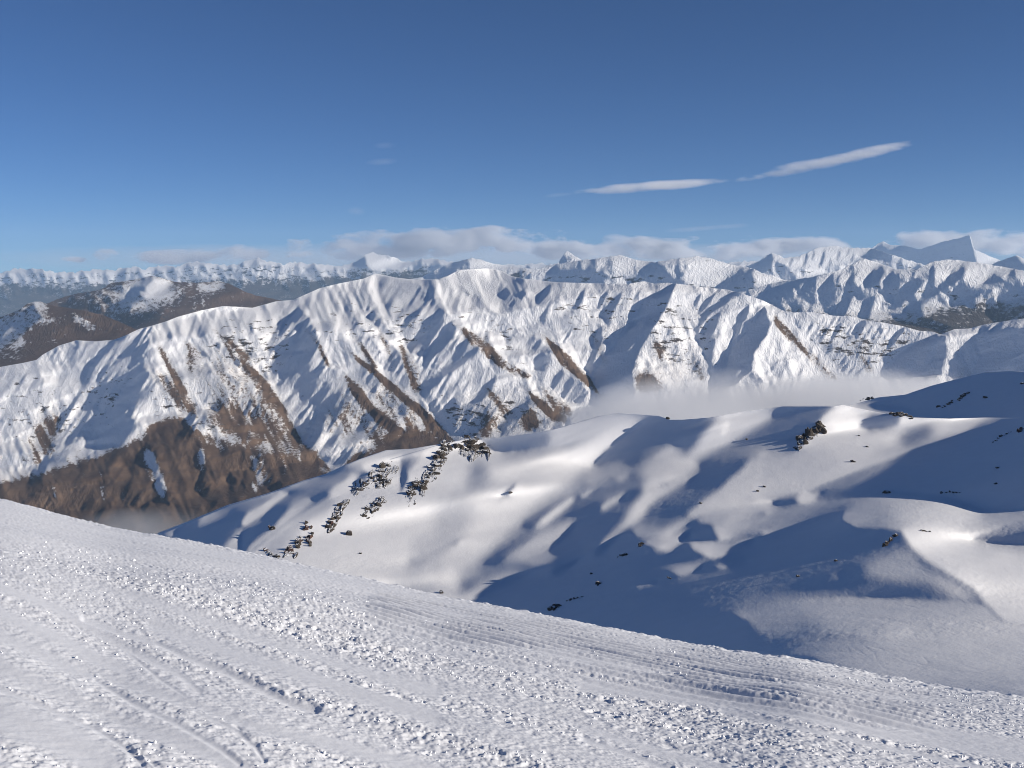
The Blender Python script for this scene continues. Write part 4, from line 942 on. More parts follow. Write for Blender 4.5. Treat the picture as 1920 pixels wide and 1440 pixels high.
far_range('white ridge with blue gullies and dark foot behind the right end of the long range',
    [(1290, 580), (1340, 560), (1400, 545), (1450, 531), (1520, 520), (1580, 505), (1605, 492), (1622, 485), (1645, 492), (1680, 505), (1720, 505), (1750, 490), (1780, 486), (1830, 492), (1880, 500), (1920, 508), (1990, 512)],
    [(1290, 600), (1480, 600), (1600, 615), (1763, 650), (1860, 630), (1990, 620)], [(1280, 9300), (1990, 8800)], 0.46, (1296, 1990), M_FAR, [(1290, 590), (1400, 570), (1480, 580), (1620, 598), (1700, 590), (1770, 575), (1850, 565), (1990, 560)], 22, 36, 62, 0.2, 3, 1.0, crag=0.15,
    traced=[(.0, 1.2, 'Q', P) for P in ([(985, 203), (900, 240), (800, 280), (700, 315), (560, 385), (420, 440), (340, 430), (430, 380), (560, 340), (700, 290), (860, 235)], [(1095, 240), (1040, 290), (1012, 330), (1050, 375), (1085, 330), (1115, 280)], [(1195, 280), (1130, 330), (1100, 400), (1160, 395), (1205, 340)],
             [(1295, 310), (1230, 360), (1180, 430), (1130, 500), (1175, 500), (1245, 440), (1310, 380), (1345, 330)], [(965, 320), (900, 390), (860, 450), (825, 505), (830, 545), (885, 535), (915, 450), (955, 390)], [(785, 330), (740, 400), (765, 425), (805, 370)],
             [(1065, 400), (990, 470), (955, 540), (1015, 555), (1045, 480)], [(1565, 240), (1500, 300), (1480, 345), (1535, 335), (1585, 270)], [(1765, 300), (1700, 350), (1750, 372), (1835, 340)], [(1500, 405), (1530, 370), (1700, 372), (1660, 425), (1560, 470), (1500, 485)],
             [(1240, 485), (1340, 420), (1425, 368), (1445, 380), (1365, 450), (1260, 515)], [(1130, 520), (1230, 570), (1400, 605), (1440, 640), (1505, 600), (1400, 560), (1250, 520)], [(1760, 500), (1860, 450), (1920, 440), (2050, 450), (2050, 600), (1800, 580)])] +
           [(.82, 1.2, 'Q', P) for P in ([(1000, 200), (1060, 220), (1020, 300), (960, 370), (930, 330), (960, 260)], [(1400, 225), (1440, 205), (1560, 215), (1500, 280), (1470, 340), (1420, 300)], [(1600, 225), (1760, 245), (1700, 330), (1640, 370), (1570, 330)], [(860, 290), (930, 270), (880, 360), (840, 350)], [(1060, 380), (1100, 410), (1130, 460), (1060, 440)])])
far_range('half snowy hill with brown right side left of the long range',
    [(60, 590), (90, 568), (115, 558), (150, 549), (185, 545), (210, 530), (235, 527), (255, 524), (285, 517), (300, 521), (330, 529), (370, 530), (410, 527), (430, 532), (455, 545), (480, 554), (520, 562), (600, 575), (700, 590)],
    [(60, 640), (240, 640), (330, 610), (450, 595), (560, 580), (700, 600)], [(60, 10300), (300, 10600), (700, 10200)], 0.44, (66, 640), M_LOW, None, 12, 44, 34, 0.2, 10, 0.8, crag=0.16, base_bare=0.85,
    traced=[(.66, 3, 'L', [(1180, 330), (1290, 370), (1480, 380), (1700, 400), (2000, 480), (2000, 600), (1240, 660), (1100, 690), (1250, 560), (1400, 460)]), (.04, 1.2, 'L', [(985, 440), (870, 520), (765, 592), (900, 662), (1000, 715), (1180, 645), (1255, 560), (1100, 580), (960, 600), (1000, 530), (1105, 480)]), (.08, 1.2, 'L', [(1140, 310), (1010, 390), (955, 445), (1060, 405), (1155, 350)]), (.08, 1.2, 'L', [(440, 520), (600, 480), (640, 545), (560, 575), (480, 565)]),
            (.8, 1.2, 'L', [(1170, 320), (1290, 372), (1230, 430), (1150, 470), (1080, 480), (1110, 400)]), (.5, 1.5, 'L', [(1100, 500), (1260, 400), (1400, 440), (1300, 500), (1100, 570)])],
    cover=[(.28, 4, 'L', [(390, 510), (620, 440), (820, 400), (980, 340), (1150, 310), (1210, 325), (1290, 370), (1400, 425), (1380, 480), (1200, 540), (960, 650), (900, 650), (760, 600), (830, 545), (640, 485), (500, 525)]), (.0, 2, 'L', [(1000, 380), (1150, 315), (1290, 370), (1220, 440), (1060, 480), (960, 450)]), (.75, 4, 'L', [(780, 600), (900, 560), (1060, 600), (1150, 640), (1000, 720), (880, 660)]),
           (.05, 2, 'L', [(1370, 360), (1480, 365), (1440, 395)]), (.05, 2, 'L', [(1480, 365), (1570, 370), (1650, 410), (1600, 430), (1500, 430)]), (.05, 2, 'L', [(1570, 375), (1660, 345), (1690, 380), (1660, 420)]), (.3, 3, 'L', [(1470, 455), (1565, 490), (1480, 565), (1455, 540)]), (.6, 3, 'L', [(600, 480), (830, 410), (900, 480), (760, 590), (640, 520)])])
far_range('brown tussock hill with thin snow at the left border',
    [(-90, 612), (-40, 603), (0, 595), (37, 581), (50, 570), (62, 566), (77, 566), (100, 573), (150, 581), (190, 590), (220, 602), (245, 613), (300, 640), (400, 690)], [(-90, 720), (60, 690), (170, 655), (240, 645), (330, 680), (400, 720)],
    [(-90, 7600), (400, 7000)], 0.4, (-84, 330), M_LOW, None, 12, 70, 30, 0.4, 11, 0.5, crag=0.12, base_bare=0.88,
    traced=[(.62, 3, 'L', [(300, 500), (400, 530), (600, 560), (900, 650), (1100, 720), (900, 850), (-100, 1100), (0, 880), (180, 790), (300, 640)]), (.06, 1.5, 'L', [(245, 512), (200, 560), (80, 600), (-200, 640), (-200, 980), (0, 880), (150, 775), (300, 645), (335, 628), (285, 585)]), (.5, 1.5, 'L', [(230, 610), (150, 680), (60, 740), (0, 800), (40, 730), (140, 650)]), (.5, 1.5, 'L', [(230, 520), (150, 570), (60, 620), (180, 580)]),
            (.45, 3, 'L', [(520, 600), (760, 700), (960, 700), (700, 760), (540, 700)])],
    cover=[(.32, 3, 'L', [(240, 510), (310, 505), (370, 560), (290, 585), (330, 630), (300, 645), (150, 775), (0, 880), (-200, 980), (-200, 640), (80, 600)]), (.0, 1.5, 'L', [(230, 515), (270, 500), (330, 510), (390, 545), (330, 530), (260, 540)]), (.1, 2, 'L', [(515, 590), (560, 600), (700, 675), (745, 715), (680, 705), (560, 645)]), (.1, 1.5, 'L', [(310, 545), (350, 560), (390, 600), (350, 590)]), (.0, 1.5, 'L', [(280, 650), (330, 628), (480, 635), (500, 650), (400, 645), (320, 665)]),
           (.05, 2, 'L', [(140, 790), (190, 780), (205, 815), (60, 885), (100, 840)]), (.3, 4, 'L', [(310, 790), (360, 730), (400, 760), (440, 820), (380, 810)]), (.1, 1.5, 'L', [(-50, 905), (150, 905), (260, 910), (120, 925), (0, 925)])])

valley = bpy.data.meshes.new('valley_floor')
valley.from_pydata([(-60000, -20000, -1270), (60000, -20000, -1270), (60000, 60000, -1270), (-60000, 60000, -1270)], [], [(0, 1, 2, 3)])
valley.materials.append(M_LOW)
vo = bpy.data.objects.new('ground', valley)
COL.objects.link(vo)
tag(vo, 'dark valley floor between the ranges', None, None, 'structure')

# ------------------------------------------------------------------ air, clouds and fog
def volume_box(name, lo, hi, mat, label=None, cat=None, kind=None, group=None, shape=None):
    bm = bmesh.new()
    bmesh.ops.create_cube(bm, size=1.0)
    for v in bm.verts:
        for k in range(3):
            v.co[k] = lo[k] + (v.co[k] + 0.5) * (hi[k] - lo[k])
    me = bpy.data.meshes.new(name)
    bm.to_mesh(me)
    bm.free()
    me.materials.append(mat)
    o = bpy.data.objects.new(name, me)
    COL.objects.link(o)
    return tag(o, label, cat, group, kind)

def volume_material(name, colour, aniso=0.2):
    m = bpy.data.materials.new(name)
    m.use_nodes = True
    n, l = m.node_tree.nodes, m.node_tree.links
    n.clear()
    out = n.new('ShaderNodeOutputMaterial')
    pv = n.new('ShaderNodeVolumePrincipled')
    pv.inputs['Color'].default_value = (*colour, 1)
    pv.inputs['Anisotropy'].default_value = aniso
    l.new(pv.outputs[0], out.inputs['Volume'])
    return m, n, l, pv

def cloud_material(name, colour, density, scale, contrast, floor, stretch=(1, 1, 1), flat=False, aniso=0.25):
    """soft edged cloud filling a box of two units a side (object space): thickest inside, frayed by noise towards its hull"""
    m, n, l, pv = volume_material(name, colour, aniso)
    tc = n.new('ShaderNodeTexCoord')
    f = noise_node(n, l, scale, 6.0, 0.6, stretch)
    sx = n.new('ShaderNodeSeparateXYZ')
    l.new(tc.outputs['Object'], sx.inputs[0])
    p2 = lambda i, e: math_node(n, l, 'POWER', math_node(n, l, 'ABSOLUTE', sx.outputs[i]), e)
    r = math_node(n, l, 'ADD', math_node(n, l, 'ADD', p2(0, 4.0 if flat else 2.0), p2(1, 4.0 if flat else 2.0)), p2(2, 2.0))
    e = math_node(n, l, 'SUBTRACT', 1.0, r)
    k = math_node(n, l, 'ADD', e, math_node(n, l, 'MULTIPLY', math_node(n, l, 'SUBTRACT', f, 0.5), contrast))
    k = math_node(n, l, 'MULTIPLY', math_node(n, l, 'SUBTRACT', k, floor), density)
    k = math_node(n, l, 'MAXIMUM', k, 0.0)
    inside = math_node(n, l, 'MULTIPLY', math_node(n, l, 'MAXIMUM', e, 0.0), 6.0, True)
    l.new(math_node(n, l, 'MULTIPLY', k, inside), pv.inputs['Density'])
    return m

def cloud_body(name, mat, centre, half, roll=0.0, yaw=0.0, label=None, cat='cloud', kind=None, group=None):
    bm = bmesh.new()
    bmesh.ops.create_icosphere(bm, subdivisions=3, radius=1.0)
    for v in bm.verts:
        v.co = v.co * 1.02
    if kind == 'stuff':
        bm.clear()
        bmesh.ops.create_cube(bm, size=2.0)
    me = bpy.data.meshes.new(name)
    bm.to_mesh(me)
    bm.free()
    me.materials.append(mat)
    o = bpy.data.objects.new(name, me)
    COL.objects.link(o)
    o.location, o.scale, o.rotation_euler = centre, half, (0, roll, yaw)
    return tag(o, label, cat if kind != 'stuff' else None, group, kind)

def sky_cloud(label, u, v, hu, hv, slope_deg, Y, mat, deep=0.25, group=None):
    c = point(u, v, Y)
    m = Y / F
    return cloud_body('cloud', mat, c, (hu * m, max(hv, hu * deep) * m, hv * m), -radians(slope_deg) * -1, 0, label, group=group)

M_STREAK = cloud_material('ice_cloud', (0.98, 0.985, 1.0), 0.0017, 0.0009, 4.0, 0.34, (0.35, 0.35, 1.4))
M_WISP = cloud_material('thin_ice_cloud', (0.95, 0.94, 0.98), 0.0005, 0.0009, 2.2, 0.25, (0.5, 0.5, 1.2))
sky_cloud('long bright streak of cloud rising to the right in the upper sky', 1560, 301, 190, 14, -11.6, 42000, M_STREAK)
sky_cloud('thin bright streak of cloud left of and below the longest streak', 1215, 350, 165, 10, -4.2, 42000, M_STREAK)
sky_cloud('short faint tail of cloud at the left end of the thin streak', 1042, 366, 40, 5, -6, 42000, M_WISP)
sky_cloud('faint upper one of two little clouds in the middle of the sky', 722, 273, 30, 8, -3, 42000, M_WISP)
sky_cloud('faint lower one of two little clouds in the middle of the sky', 716, 303, 36, 8, -4, 42000, M_WISP)
sky_cloud('tiny faint cloud low in the sky above the bank', 668, 396, 20, 9, 0, 42000, M_WISP)
sky_cloud('very faint veil of cloud low above the right end of the bank', 1330, 427, 90, 7, -4, 42000, M_WISP)

M_BANK = cloud_material('cumulus', (0.91, 0.925, 0.96), 0.0056, 0.0012, 5.2, 0.38, (0.6, 0.6, 1.5))
rngc = random.Random(5)
for i, (u, v, hu, hv, lab) in enumerate([
    (860, 452, 120, 34, 'tallest grey cloud of the bank, behind the white hump'), (715, 462, 110, 32, 'grey cloud of the bank left of the tallest one'), (1000, 460, 120, 32, 'grey cloud of the bank right of the tallest one'),
    (1120, 466, 120, 30, 'long grey cloud behind the peaks in the middle of the picture'), (1260, 470, 110, 30, 'pale cloud of the bank above the snowy middle peaks'), (1390, 468, 100, 30, 'bright rounded cloud left of the jagged crest'),
    (1500, 462, 90, 22, 'thin pale cloud above the jagged crest'), (1740, 452, 70, 28, 'cloud clinging to the left side of the pyramid peak'), (1885, 462, 90, 36, 'bright cloud clinging to the right side of the pyramid peak'),
    (560, 466, 50, 26, 'small upright grey cloud left of the bank'), (430, 474, 90, 24, 'grey cloud with a lit top over the left skyline'), (330, 482, 90, 18, 'low grey cloud over the left skyline'),
    (205, 477, 34, 16, 'small dark upright cloud over the left skyline'), (118, 487, 50, 10, 'small dark flat cloud near the left border')]):
    sky_cloud(lab, u, v, hu * (1.2 if u > 600 else 0.95), hv * (1.0 if u > 600 else 0.85), 0, 30500 + 220 * i, M_BANK, 0.5, 'clouds of the bank along the skyline')
M_VEIL = cloud_material('low_cloud_veil', (0.92, 0.93, 0.97), 0.00028, 0.0004, 1.6, 0.2, (0.6, 0.6, 1.5), True)
cloud_body('clouds', M_VEIL, (0, 39500, 430), (22000, 2500, 640), 0, 0, 'pale veil of cloud behind the farthest peaks', kind='stuff')

M_FOG = cloud_material('valley_fog', (0.92, 0.925, 0.94), 0.0085, 0.0036, 2.2, 0.18, (0.6, 0.6, 1.6), True)
cloud_body('fog', M_FOG, (900, 2900, -500), (830, 640, 205), 0, 0.08, 'bank of grey fog lying in the valley behind the hill crest', kind='stuff')
M_MIST = cloud_material('valley_mist', (0.93, 0.92, 0.92), 0.0035, 0.006, 1.4, 0.15)
cloud_body('fog', M_MIST, (-1150, 3050, -830), (330, 220, 95), 0, 0, 'wisp of fog in the valley below the brown slopes', kind='stuff')

HAZE = 1.9e-5
m, n, l, pv = volume_material('haze_air', (0.48, 0.71, 1.0), 0.0)
pv.inputs['Density'].default_value = HAZE
haze = volume_box('haze', (-21000, -1500, -1271), (21000, 26500, 960), m, kind='stuff', label='thin blue haze of clear mountain air')

# ------------------------------------------------------------------ the near slope: groomed and skied snow underfoot
EYE = 1.7
def edge_distance(u):
    return np.interp(u, [-100, 0, 960, 1500, 1920, 2050], [42, 40, 28, 21.5, 18, 17])

_eu = np.arange(-160, 2100, 4.0)
_ev = np.convolve(np.pad(prof(piste_edge, _eu), 24, 'edge'), np.hanning(49) / np.hanning(49).sum(), 'valid')
brow = list(zip(_eu, _ev))

def slope_form(u):
    te = ray(u, np.interp(u, _eu, _ev))[1]
    Ye = edge_distance(u)
    return te, Ye, te + 2 * EYE / Ye, -EYE / Ye ** 2      # z = -EYE + a Y + b Y^2, level with the sight line at Ye

rough, sink, cord = sheet(0.52), sheet(0.0), sheet(0.0)
for val, soft, zoom, pts in [
    (.95, 26, 'P1', [(-60, 60), (200, 60), (500, 120), (900, 190), (1250, 330), (1500, 440), (1700, 480), (1900, 640), (1960, 720), (1700, 680), (1300, 500), (900, 380), (400, 250), (-60, 160)]),
    (1.05, 20, 'P1', [(700, 180), (1200, 240), (1500, 300), (1700, 430), (1800, 620), (1500, 560), (1150, 430), (800, 300)]),
    (.3, 10, 'P1', [(-60, -40), (300, -10), (700, 50), (1000, 90), (1250, 160), (1100, 150), (700, 90), (300, 40), (-60, 30)]),
    (.7, 34, 'P2', [(500, 560), (900, 620), (1300, 690), (1920, 740), (2000, 1100), (1500, 960), (1100, 860), (700, 740)]), (.75, 30, 'P2', [(-40, 690), (300, 740), (700, 850), (1000, 960), (1100, 1060), (400, 1060), (-40, 900)]),
    (.7, 14, 'P2', [(-40, 400), (200, 440), (500, 520), (480, 560), (200, 510), (-40, 470)]), (1.0, 10, 'P2', [(380, 540), (520, 520), (700, 545), (600, 570), (420, 580)]),
    (.65, 12, 'P1', [(-60, 300), (200, 380), (500, 520), (800, 660), (1100, 790), (900, 740), (500, 590), (-60, 400)]), (.6, 12, 'P1', [(-60, 520), (200, 610), (500, 760), (900, 960), (1100, 1056), (950, 1056), (600, 860), (200, 690), (-60, 590)])]:
    fill(rough, val, soft, zoom, pts)
gu, gv = np.meshgrid((np.arange(SW) - SM) * 2.0, (np.arange(SH) - SM) * 2.0)
low = slice(900 // 2 + SM, SH)
def track(zoom, pts, half, depth, rim, calm=1.0, rim_off=1.5):
    """a ski or machine track: calm snow in it, a shallow trough, crumbs along its upper or lower rim"""
    d, side = line_dist(conv(zoom, pts), gu[low], gv[low])
    half, rim = half / 2.4 * 1.35, rim * 0.68
    m = np.exp(-(d / half) ** 4)
    rough[low] = rough[low] * (1 - calm * m)
    sink[low] = np.maximum(sink[low], depth * np.exp(-(d / half) ** 2))
    r = np.exp(-((side + rim_off * half * np.sign(rim)) / (half * 0.7)) ** 2) * (d < 4 * half)
    rough[low] = np.maximum(rough[low], abs(rim) * r)
for a in [
    ('P1', [(-60, 225), (0, 250), (200, 310), (400, 420), (600, 520), (800, 620), (900, 720)], 14, 1.0, .5), ('P1', [(-60, 440), (0, 460), (150, 520), (280, 590), (500, 660), (700, 720), (900, 800), (1150, 890), (1500, 960), (1960, 1070)], 24, 1.2, .9),
    ('P1', [(380, 380), (550, 440), (700, 480), (820, 540), (1000, 610), (1150, 680), (1300, 750), (1420, 790)], 13, 3.0, 1.2), ('P1', [(600, 300), (780, 370), (1000, 430), (1300, 520), (1600, 620), (1960, 710)], 28, .6, .8),
    ('P1', [(700, 400), (900, 470), (1200, 570), (1500, 680), (1960, 845)], 28, .8, 1.1), ('P1', [(-60, 590), (0, 620), (200, 720), (400, 820), (600, 900), (800, 950), (1100, 1070)], 34, .7, .8),
    ('P1', [(-60, 810), (0, 850), (300, 960), (450, 1060)], 70, .5, .6), ('P1', [(430, 660), (600, 780), (800, 880), (1000, 1000), (1080, 1056)], 12, 1.6, .8), ('P1', [(-60, 690), (200, 800), (420, 900), (560, 990), (640, 1070)], 11, 1.6, 1.0),
    ('P1', [(880, 820), (1050, 900), (1150, 980), (1190, 1050)], 9, 1.2, .6), ('P1', [(-60, 330), (0, 350), (120, 410), (280, 470), (420, 560), (560, 610)], 20, .6, .6), ('P1', [(550, 500), (700, 640), (800, 720), (870, 770)], 8, .8, .3),
    ('P2', [(-60, 680), (0, 690), (400, 740), (800, 800), (1200, 890), (1960, 1010)], 22, .8, .5), ('P2', [(-60, 890), (200, 960), (500, 1040), (600, 1070)], 24, .8, .8), ('P2', [(560, 800), (900, 880), (1250, 960), (1600, 1030), (1800, 1070)], 10, 1.2, .7),
    ('P2', [(-60, 930), (150, 1000), (330, 1070)], 12, 1.5, .7), ('P2', [(1150, 820), (1500, 900), (1960, 960)], 18, .5, .3)]:
    track(*a)
for zoom, pts in [('P2', [(-1000, 250), (-600, 330), (0, 440), (350, 500), (900, 620), (1350, 700), (1600, 740), (1500, 860), (1150, 840), (700, 760), (0, 640), (-500, 520), (-1050, 380)])]:
    fill(cord, 1.0, 14, zoom, pts)

def make_slope():
    uu = np.arange(-70, 1991, 1.9)
    te, Ye, a, b = slope_form(uu)
    s = np.linspace(0, 1, 430)
    ve = np.interp(uu, _eu, _ev)
    V = ve[None] + 0.02 + (1490 - ve[None]) * (s[:, None] ** 1.35)
    U = np.repeat(uu[None], len(s), 0)
    t = ray(U, V)[1]
    q = np.maximum((a - t) ** 2 + 4 * b * EYE, 0)
    Y = ((t - a) + np.sqrt(q)) / (2 * b)
    k = np.linspace(1, 0, 46)[:-1, None]
    Yb = Ye[None] * (1 + 0.9 * k ** 1.7)                 # beyond the brow
    Y = np.concatenate([Yb, Y], 0)
    U = np.concatenate([np.repeat(uu[None], len(k), 0), U], 0)
    V = np.concatenate([np.repeat(ve[None], len(k), 0), V], 0)
    X = ray(U, V)[0] * Y
    Z = -EYE + a * Y + b * Y * Y
    R, S, Cm = on_sheet(rough, U, V), on_sheet(sink, U, V), on_sheet(cord, U, V)
    # direction of travel on the ground
    def gp(u, v):
        te, Ye, a, b = slope_form(u)
        t = ray(u, v)[1]
        Y = ((t - a) + math.sqrt(max((a - t) ** 2 + 4 * b * EYE, 0))) / (2 * b)
        return np.array([ray(u, v)[0] * Y, Y])
    p, r = gp(325.0, 1154.0), gp(800.0, 1292.0)
    d = (r - p) / np.linalg.norm(r - p)
    al, ac = X * d[0] + Y * d[1], X * -d[1] + Y * d[0]
    # stripes of calm and crumbly snow along the way
    stripe = fbm(ac / 0.55, al / 14, 3, 51)
    R = np.clip(R * (1 + 0.55 * stripe) + 0.10 * sstep(0.1, 0.6, stripe), 0, 1.3)
    z = 0.020 * fbm(ac / 0.7, al / 9, 3, 55) + 0.05 * perlin(X / 4, Y / 4, 56)
    z = z - 0.009 * S
    z = z + (0.055 * fbm(X / 0.55, Y / 0.8, 4, 58, 0.6) + 0.02 * fbm(X / 0.16, Y / 0.2, 2, 59)) * np.exp(-((Y / edge_distance(U) - 1.0) / 0.16) ** 2)
    # corduroy left by the groomer
    p2, r2 = gp(1150.0, 1256.0), gp(1600.0, 1342.0)
    d2 = (r2 - p2) / np.linalg.norm(r2 - p2)
    c2 = X * -d2[1] + Y * d2[0] + 0.02 * perlin(X / 1.3, Y / 1.3, 60)
    wob = np.clip(0.75 + 0.9 * fbm(X / 1.6, Y / 1.6, 2, 61), 0.05, 1.3) * Cm
    z = z + 0.042 * wob * np.sin(c2 * 2 * pi / 0.36)
    R = R * (1 - 0.65 * Cm) + 0.35 * Cm * sstep(0.0, 0.7, fbm(X / 0.9, Y / 2.2, 3, 62))
    wx, wy = X + 0.05 * perlin(X / .17, Y / .17, 71), Y + 0.05 * perlin(X / .17, Y / .17, 72)
    def clods(size, seed, keep):
        dd, rn = worley(wx / size, wy / size, seed)
        rad = 0.28 + 0.42 * rn
        return np.where(rn > keep, np.clip(1 - (dd / rad) ** 2, 0, 1) ** 0.8 * rad * size, 0)
    big = sstep(0.55, 0.95, R)
    lump = fbm(X / 0.16, Y / 0.16, 4, 93, 0.6)
    z = z + 0.50 * R * (0.024 * (1 - np.abs(lump) * 1.6) + big * (0.12 * clods(0.30, 81, 0.7) + 0.24 * clods(0.15, 82, 0.45)) + 0.28 * clods(0.085, 83, 0.35) + 0.32 * clods(0.05, 84, 0.3)) * (1 - 0.45 * sstep(12, 26, Y))
    z = z + (0.0015 + 0.005 * R) * fbm(X / 0.09, Y / 0.09, 3, 91)
    z = z - 0.012 * R
    P = np.stack([X, Y, Z + z], -1)
    return P, R, len(k)

P_slope, R_slope, n_back = make_slope()
M_PISTE = snow_material('trodden_snow', (0.83, 0.85, 0.90), 22.0, 0.22, 0.012)
slope = grid_object('snow_slope', P_slope, M_PISTE)
tag(slope, 'near slope of groomed and skied snow with corduroy, crumbs and ski tracks', None, None, 'structure')

def slope_wings():
    """the same slope to both sides of the camera and behind it"""
    xs, ys = np.arange(-70, 50, 0.3), np.arange(-24, 62, 0.3)
    X, Y = np.meshgrid(xs, ys)
    aL, aR = ray(-62.0, 950.0)[0], ray(1974.0, 1300.0)[0]
    Ya = np.maximum(Y, 0.6)
    U = np.clip(960 + F * (X / Ya) * 0.93, -66, 1984)
    left, right = np.maximum(aL * Ya - X, 0), np.maximum(X - aR * Ya, 0)
    te, Ye, a, b = slope_form(U)
    Yc = np.maximum(Y, 3.0)
    Z = -EYE + a * Yc + b * Yc * Yc - 0.2 * np.minimum(Y - 3.0, 0)
    Z = Z + 0.10 * left - 0.16 * right
    Z = Z + 0.05 * perlin(X / 4, Y / 4, 56) + 0.02 * fbm(X / 0.6, Y / 0.6, 3, 57)
    inside = (left <= 0) & (right <= 0) & (Y > 5.4)
    Z = Z - 0.035 * blur(inside.astype(float), 0.6)
    keep = ~(blur(inside.astype(float), 1.5) > 0.75) & (Y < Ye * 1.9)
    o = grid_object('snow_slope', np.stack([X, Y, Z], -1), M_PISTE, None, keep[:-1, :-1])
    tag(o, 'same groomed snow running on beside the camera', None, None, 'structure')
slope_wings()

def lumps(name, n, seed, mat):
    """loose crumbs of snow lying on the near slope"""
    rng = np.random.RandomState(seed)
    bm = bmesh.new()
    bmesh.ops.create_icosphere(bm, subdivisions=1, radius=1.0)
    bv = np.array([v.co[:] for v in bm.verts])
    bf = np.array([[v.index for v in f.verts] for f in bm.faces])
    bm.free()
    P = P_slope.reshape(-1, 3)
    row = np.repeat(np.arange(P_slope.shape[0]), P_slope.shape[1])
    w = np.clip(R_slope.ravel() - 0.3, 0, 1) ** 1.3 * np.where((row > n_back) & (P[:, 1] < 17), 1.0, 0.0)
    idx = rng.choice(len(P), n, p=w / w.sum())
    r = P[idx, 1] * rng.uniform(0.0006, 0.0011, n) * np.where(rng.rand(n) < 0.06, 1.7, 1.0) + 0.003
    V = np.empty((n, len(bv), 3))
    for i in range(n):
        sc = rng.uniform(0.6, 1.25, 3) * r[i]
        q = bv * (1 + rng.uniform(-0.28, 0.28, (len(bv), 1)))
        a = rng.uniform(0, 2 * pi)
        c, s = cos(a), sin(a)
        q = q * sc
        V[i] = np.stack([q[:, 0] * c - q[:, 1] * s, q[:, 0] * s + q[:, 1] * c, q[:, 2]], -1) + P[idx[i]] + np.array([0, 0, 0.35 * r[i]])
    Fc = (bf[None] + (np.arange(n) * len(bv))[:, None, None]).reshape(-1, 3)
    me = bpy.data.meshes.new(name)
    me.vertices.add(n * len(bv))
    me.vertices.foreach_set('co', V.astype(np.float32).ravel())
    me.loops.add(Fc.size)
    me.loops.foreach_set('vertex_index', Fc.astype(np.int32).ravel())
    me.polygons.add(len(Fc))
    me.polygons.foreach_set('loop_start', np.arange(0, Fc.size, 3, dtype=np.int32))
    me.polygons.foreach_set('loop_total', np.full(len(Fc), 3, np.int32))
    me.update(calc_edges=True)
    me.polygons.foreach_set('use_smooth', np.ones(len(Fc), bool))
    me.materials.append(mat)
    o = bpy.data.objects.new(name, me)
    COL.objects.link(o)
    return tag(o, 'loose snow crumbs scattered over the near slope', None, None, 'stuff')
lumps('snow_crumbs', 1500, 7, M_PISTE)

# ------------------------------------------------------------------ rocks on the near hills
def rock_material(name, dark, light):
    m, n, l, b = new_mat(name)
    f = noise_node(n, l, 0.9, 6.0, 0.65, (1.0, 1.0, 2.5))
    c = ramp_node(n, l, f, [(0.25, dark), (0.5, tuple((x + y) / 2 for x, y in zip(dark, light))), (0.75, light)])
    g = n.new('ShaderNodeNewGeometry')
    sx = n.new('ShaderNodeSeparateXYZ')
    l.new(g.outputs['Normal'], sx.inputs[0])
    f2 = noise_node(n, l, 0.75, 5.0, 0.7)
    k = math_node(n, l, 'ADD', sx.outputs[2], math_node(n, l, 'MULTIPLY', math_node(n, l, 'SUBTRACT', f2, 0.5), 1.5))
    k = math_node(n, l, 'MULTIPLY', math_node(n, l, 'SUBTRACT', k, 0.90), 9.0, True)
    c = mix_node(n, l, k, c, (0.84, 0.86, 0.91))
    l.new(c, b.inputs['Base Color'])
    b.inputs['Roughness'].default_value = 0.9
    b.inputs['Specular IOR Level'].default_value = 0.2
    bp = n.new('ShaderNodeBump')
    bp.inputs['Strength'].default_value = 0.6
    bp.inputs['Distance'].default_value = 0.3
    l.new(f, bp.inputs['Height'])
    l.new(bp.outputs[0], b.inputs['Normal'])
    return m
M_ROCK = rock_material('schist_rock', (0.018, 0.016, 0.015), (0.085, 0.069, 0.056))
M_ROCK_RED = rock_material('rusty_schist_rock', (0.03, 0.017, 0.015), (0.105, 0.058, 0.045))

def block_mesh(name, seed, flat=0.55, cuts=9):
    """one angular block of schist: a rounded solid cut by random planes, leaning with its bedding"""
    rng = random.Random(seed)
    bm = bmesh.new()
    bmesh.ops.create_icosphere(bm, subdivisions=2, radius=1.0)
    for _ in range(cuts):
        n = Vector((rng.gauss(0, 1), rng.gauss(0, 1), rng.gauss(0, 0.8))).normalized()
        dist = rng.uniform(0.45, 0.8)
        for v in bm.verts:
            d = v.co.dot(n) - dist
            if d > 0:
                v.co -= n * d
    bmesh.ops.remove_doubles(bm, verts=bm.verts, dist=0.02)
    for v in bm.verts:
        v.co += Vector((rng.uniform(-.05, .05), rng.uniform(-.05, .05), rng.uniform(-.05, .05)))
        v.co.z *= flat
    me = bpy.data.meshes.new(name)
    bm.to_mesh(me)
    bm.free()
    return me
BLOCKS = [block_mesh('rock_block', 100 + i, 0.45 + 0.06 * (i % 5), 7 + i % 5) for i in range(14)]
for me in BLOCKS:
    me.materials.append(M_ROCK)
BLOCKS_RED = []
for me in BLOCKS[:6]:
    m2 = me.copy()
    m2.materials.clear()
    m2.materials.append(M_ROCK_RED)
    BLOCKS_RED.append(m2)

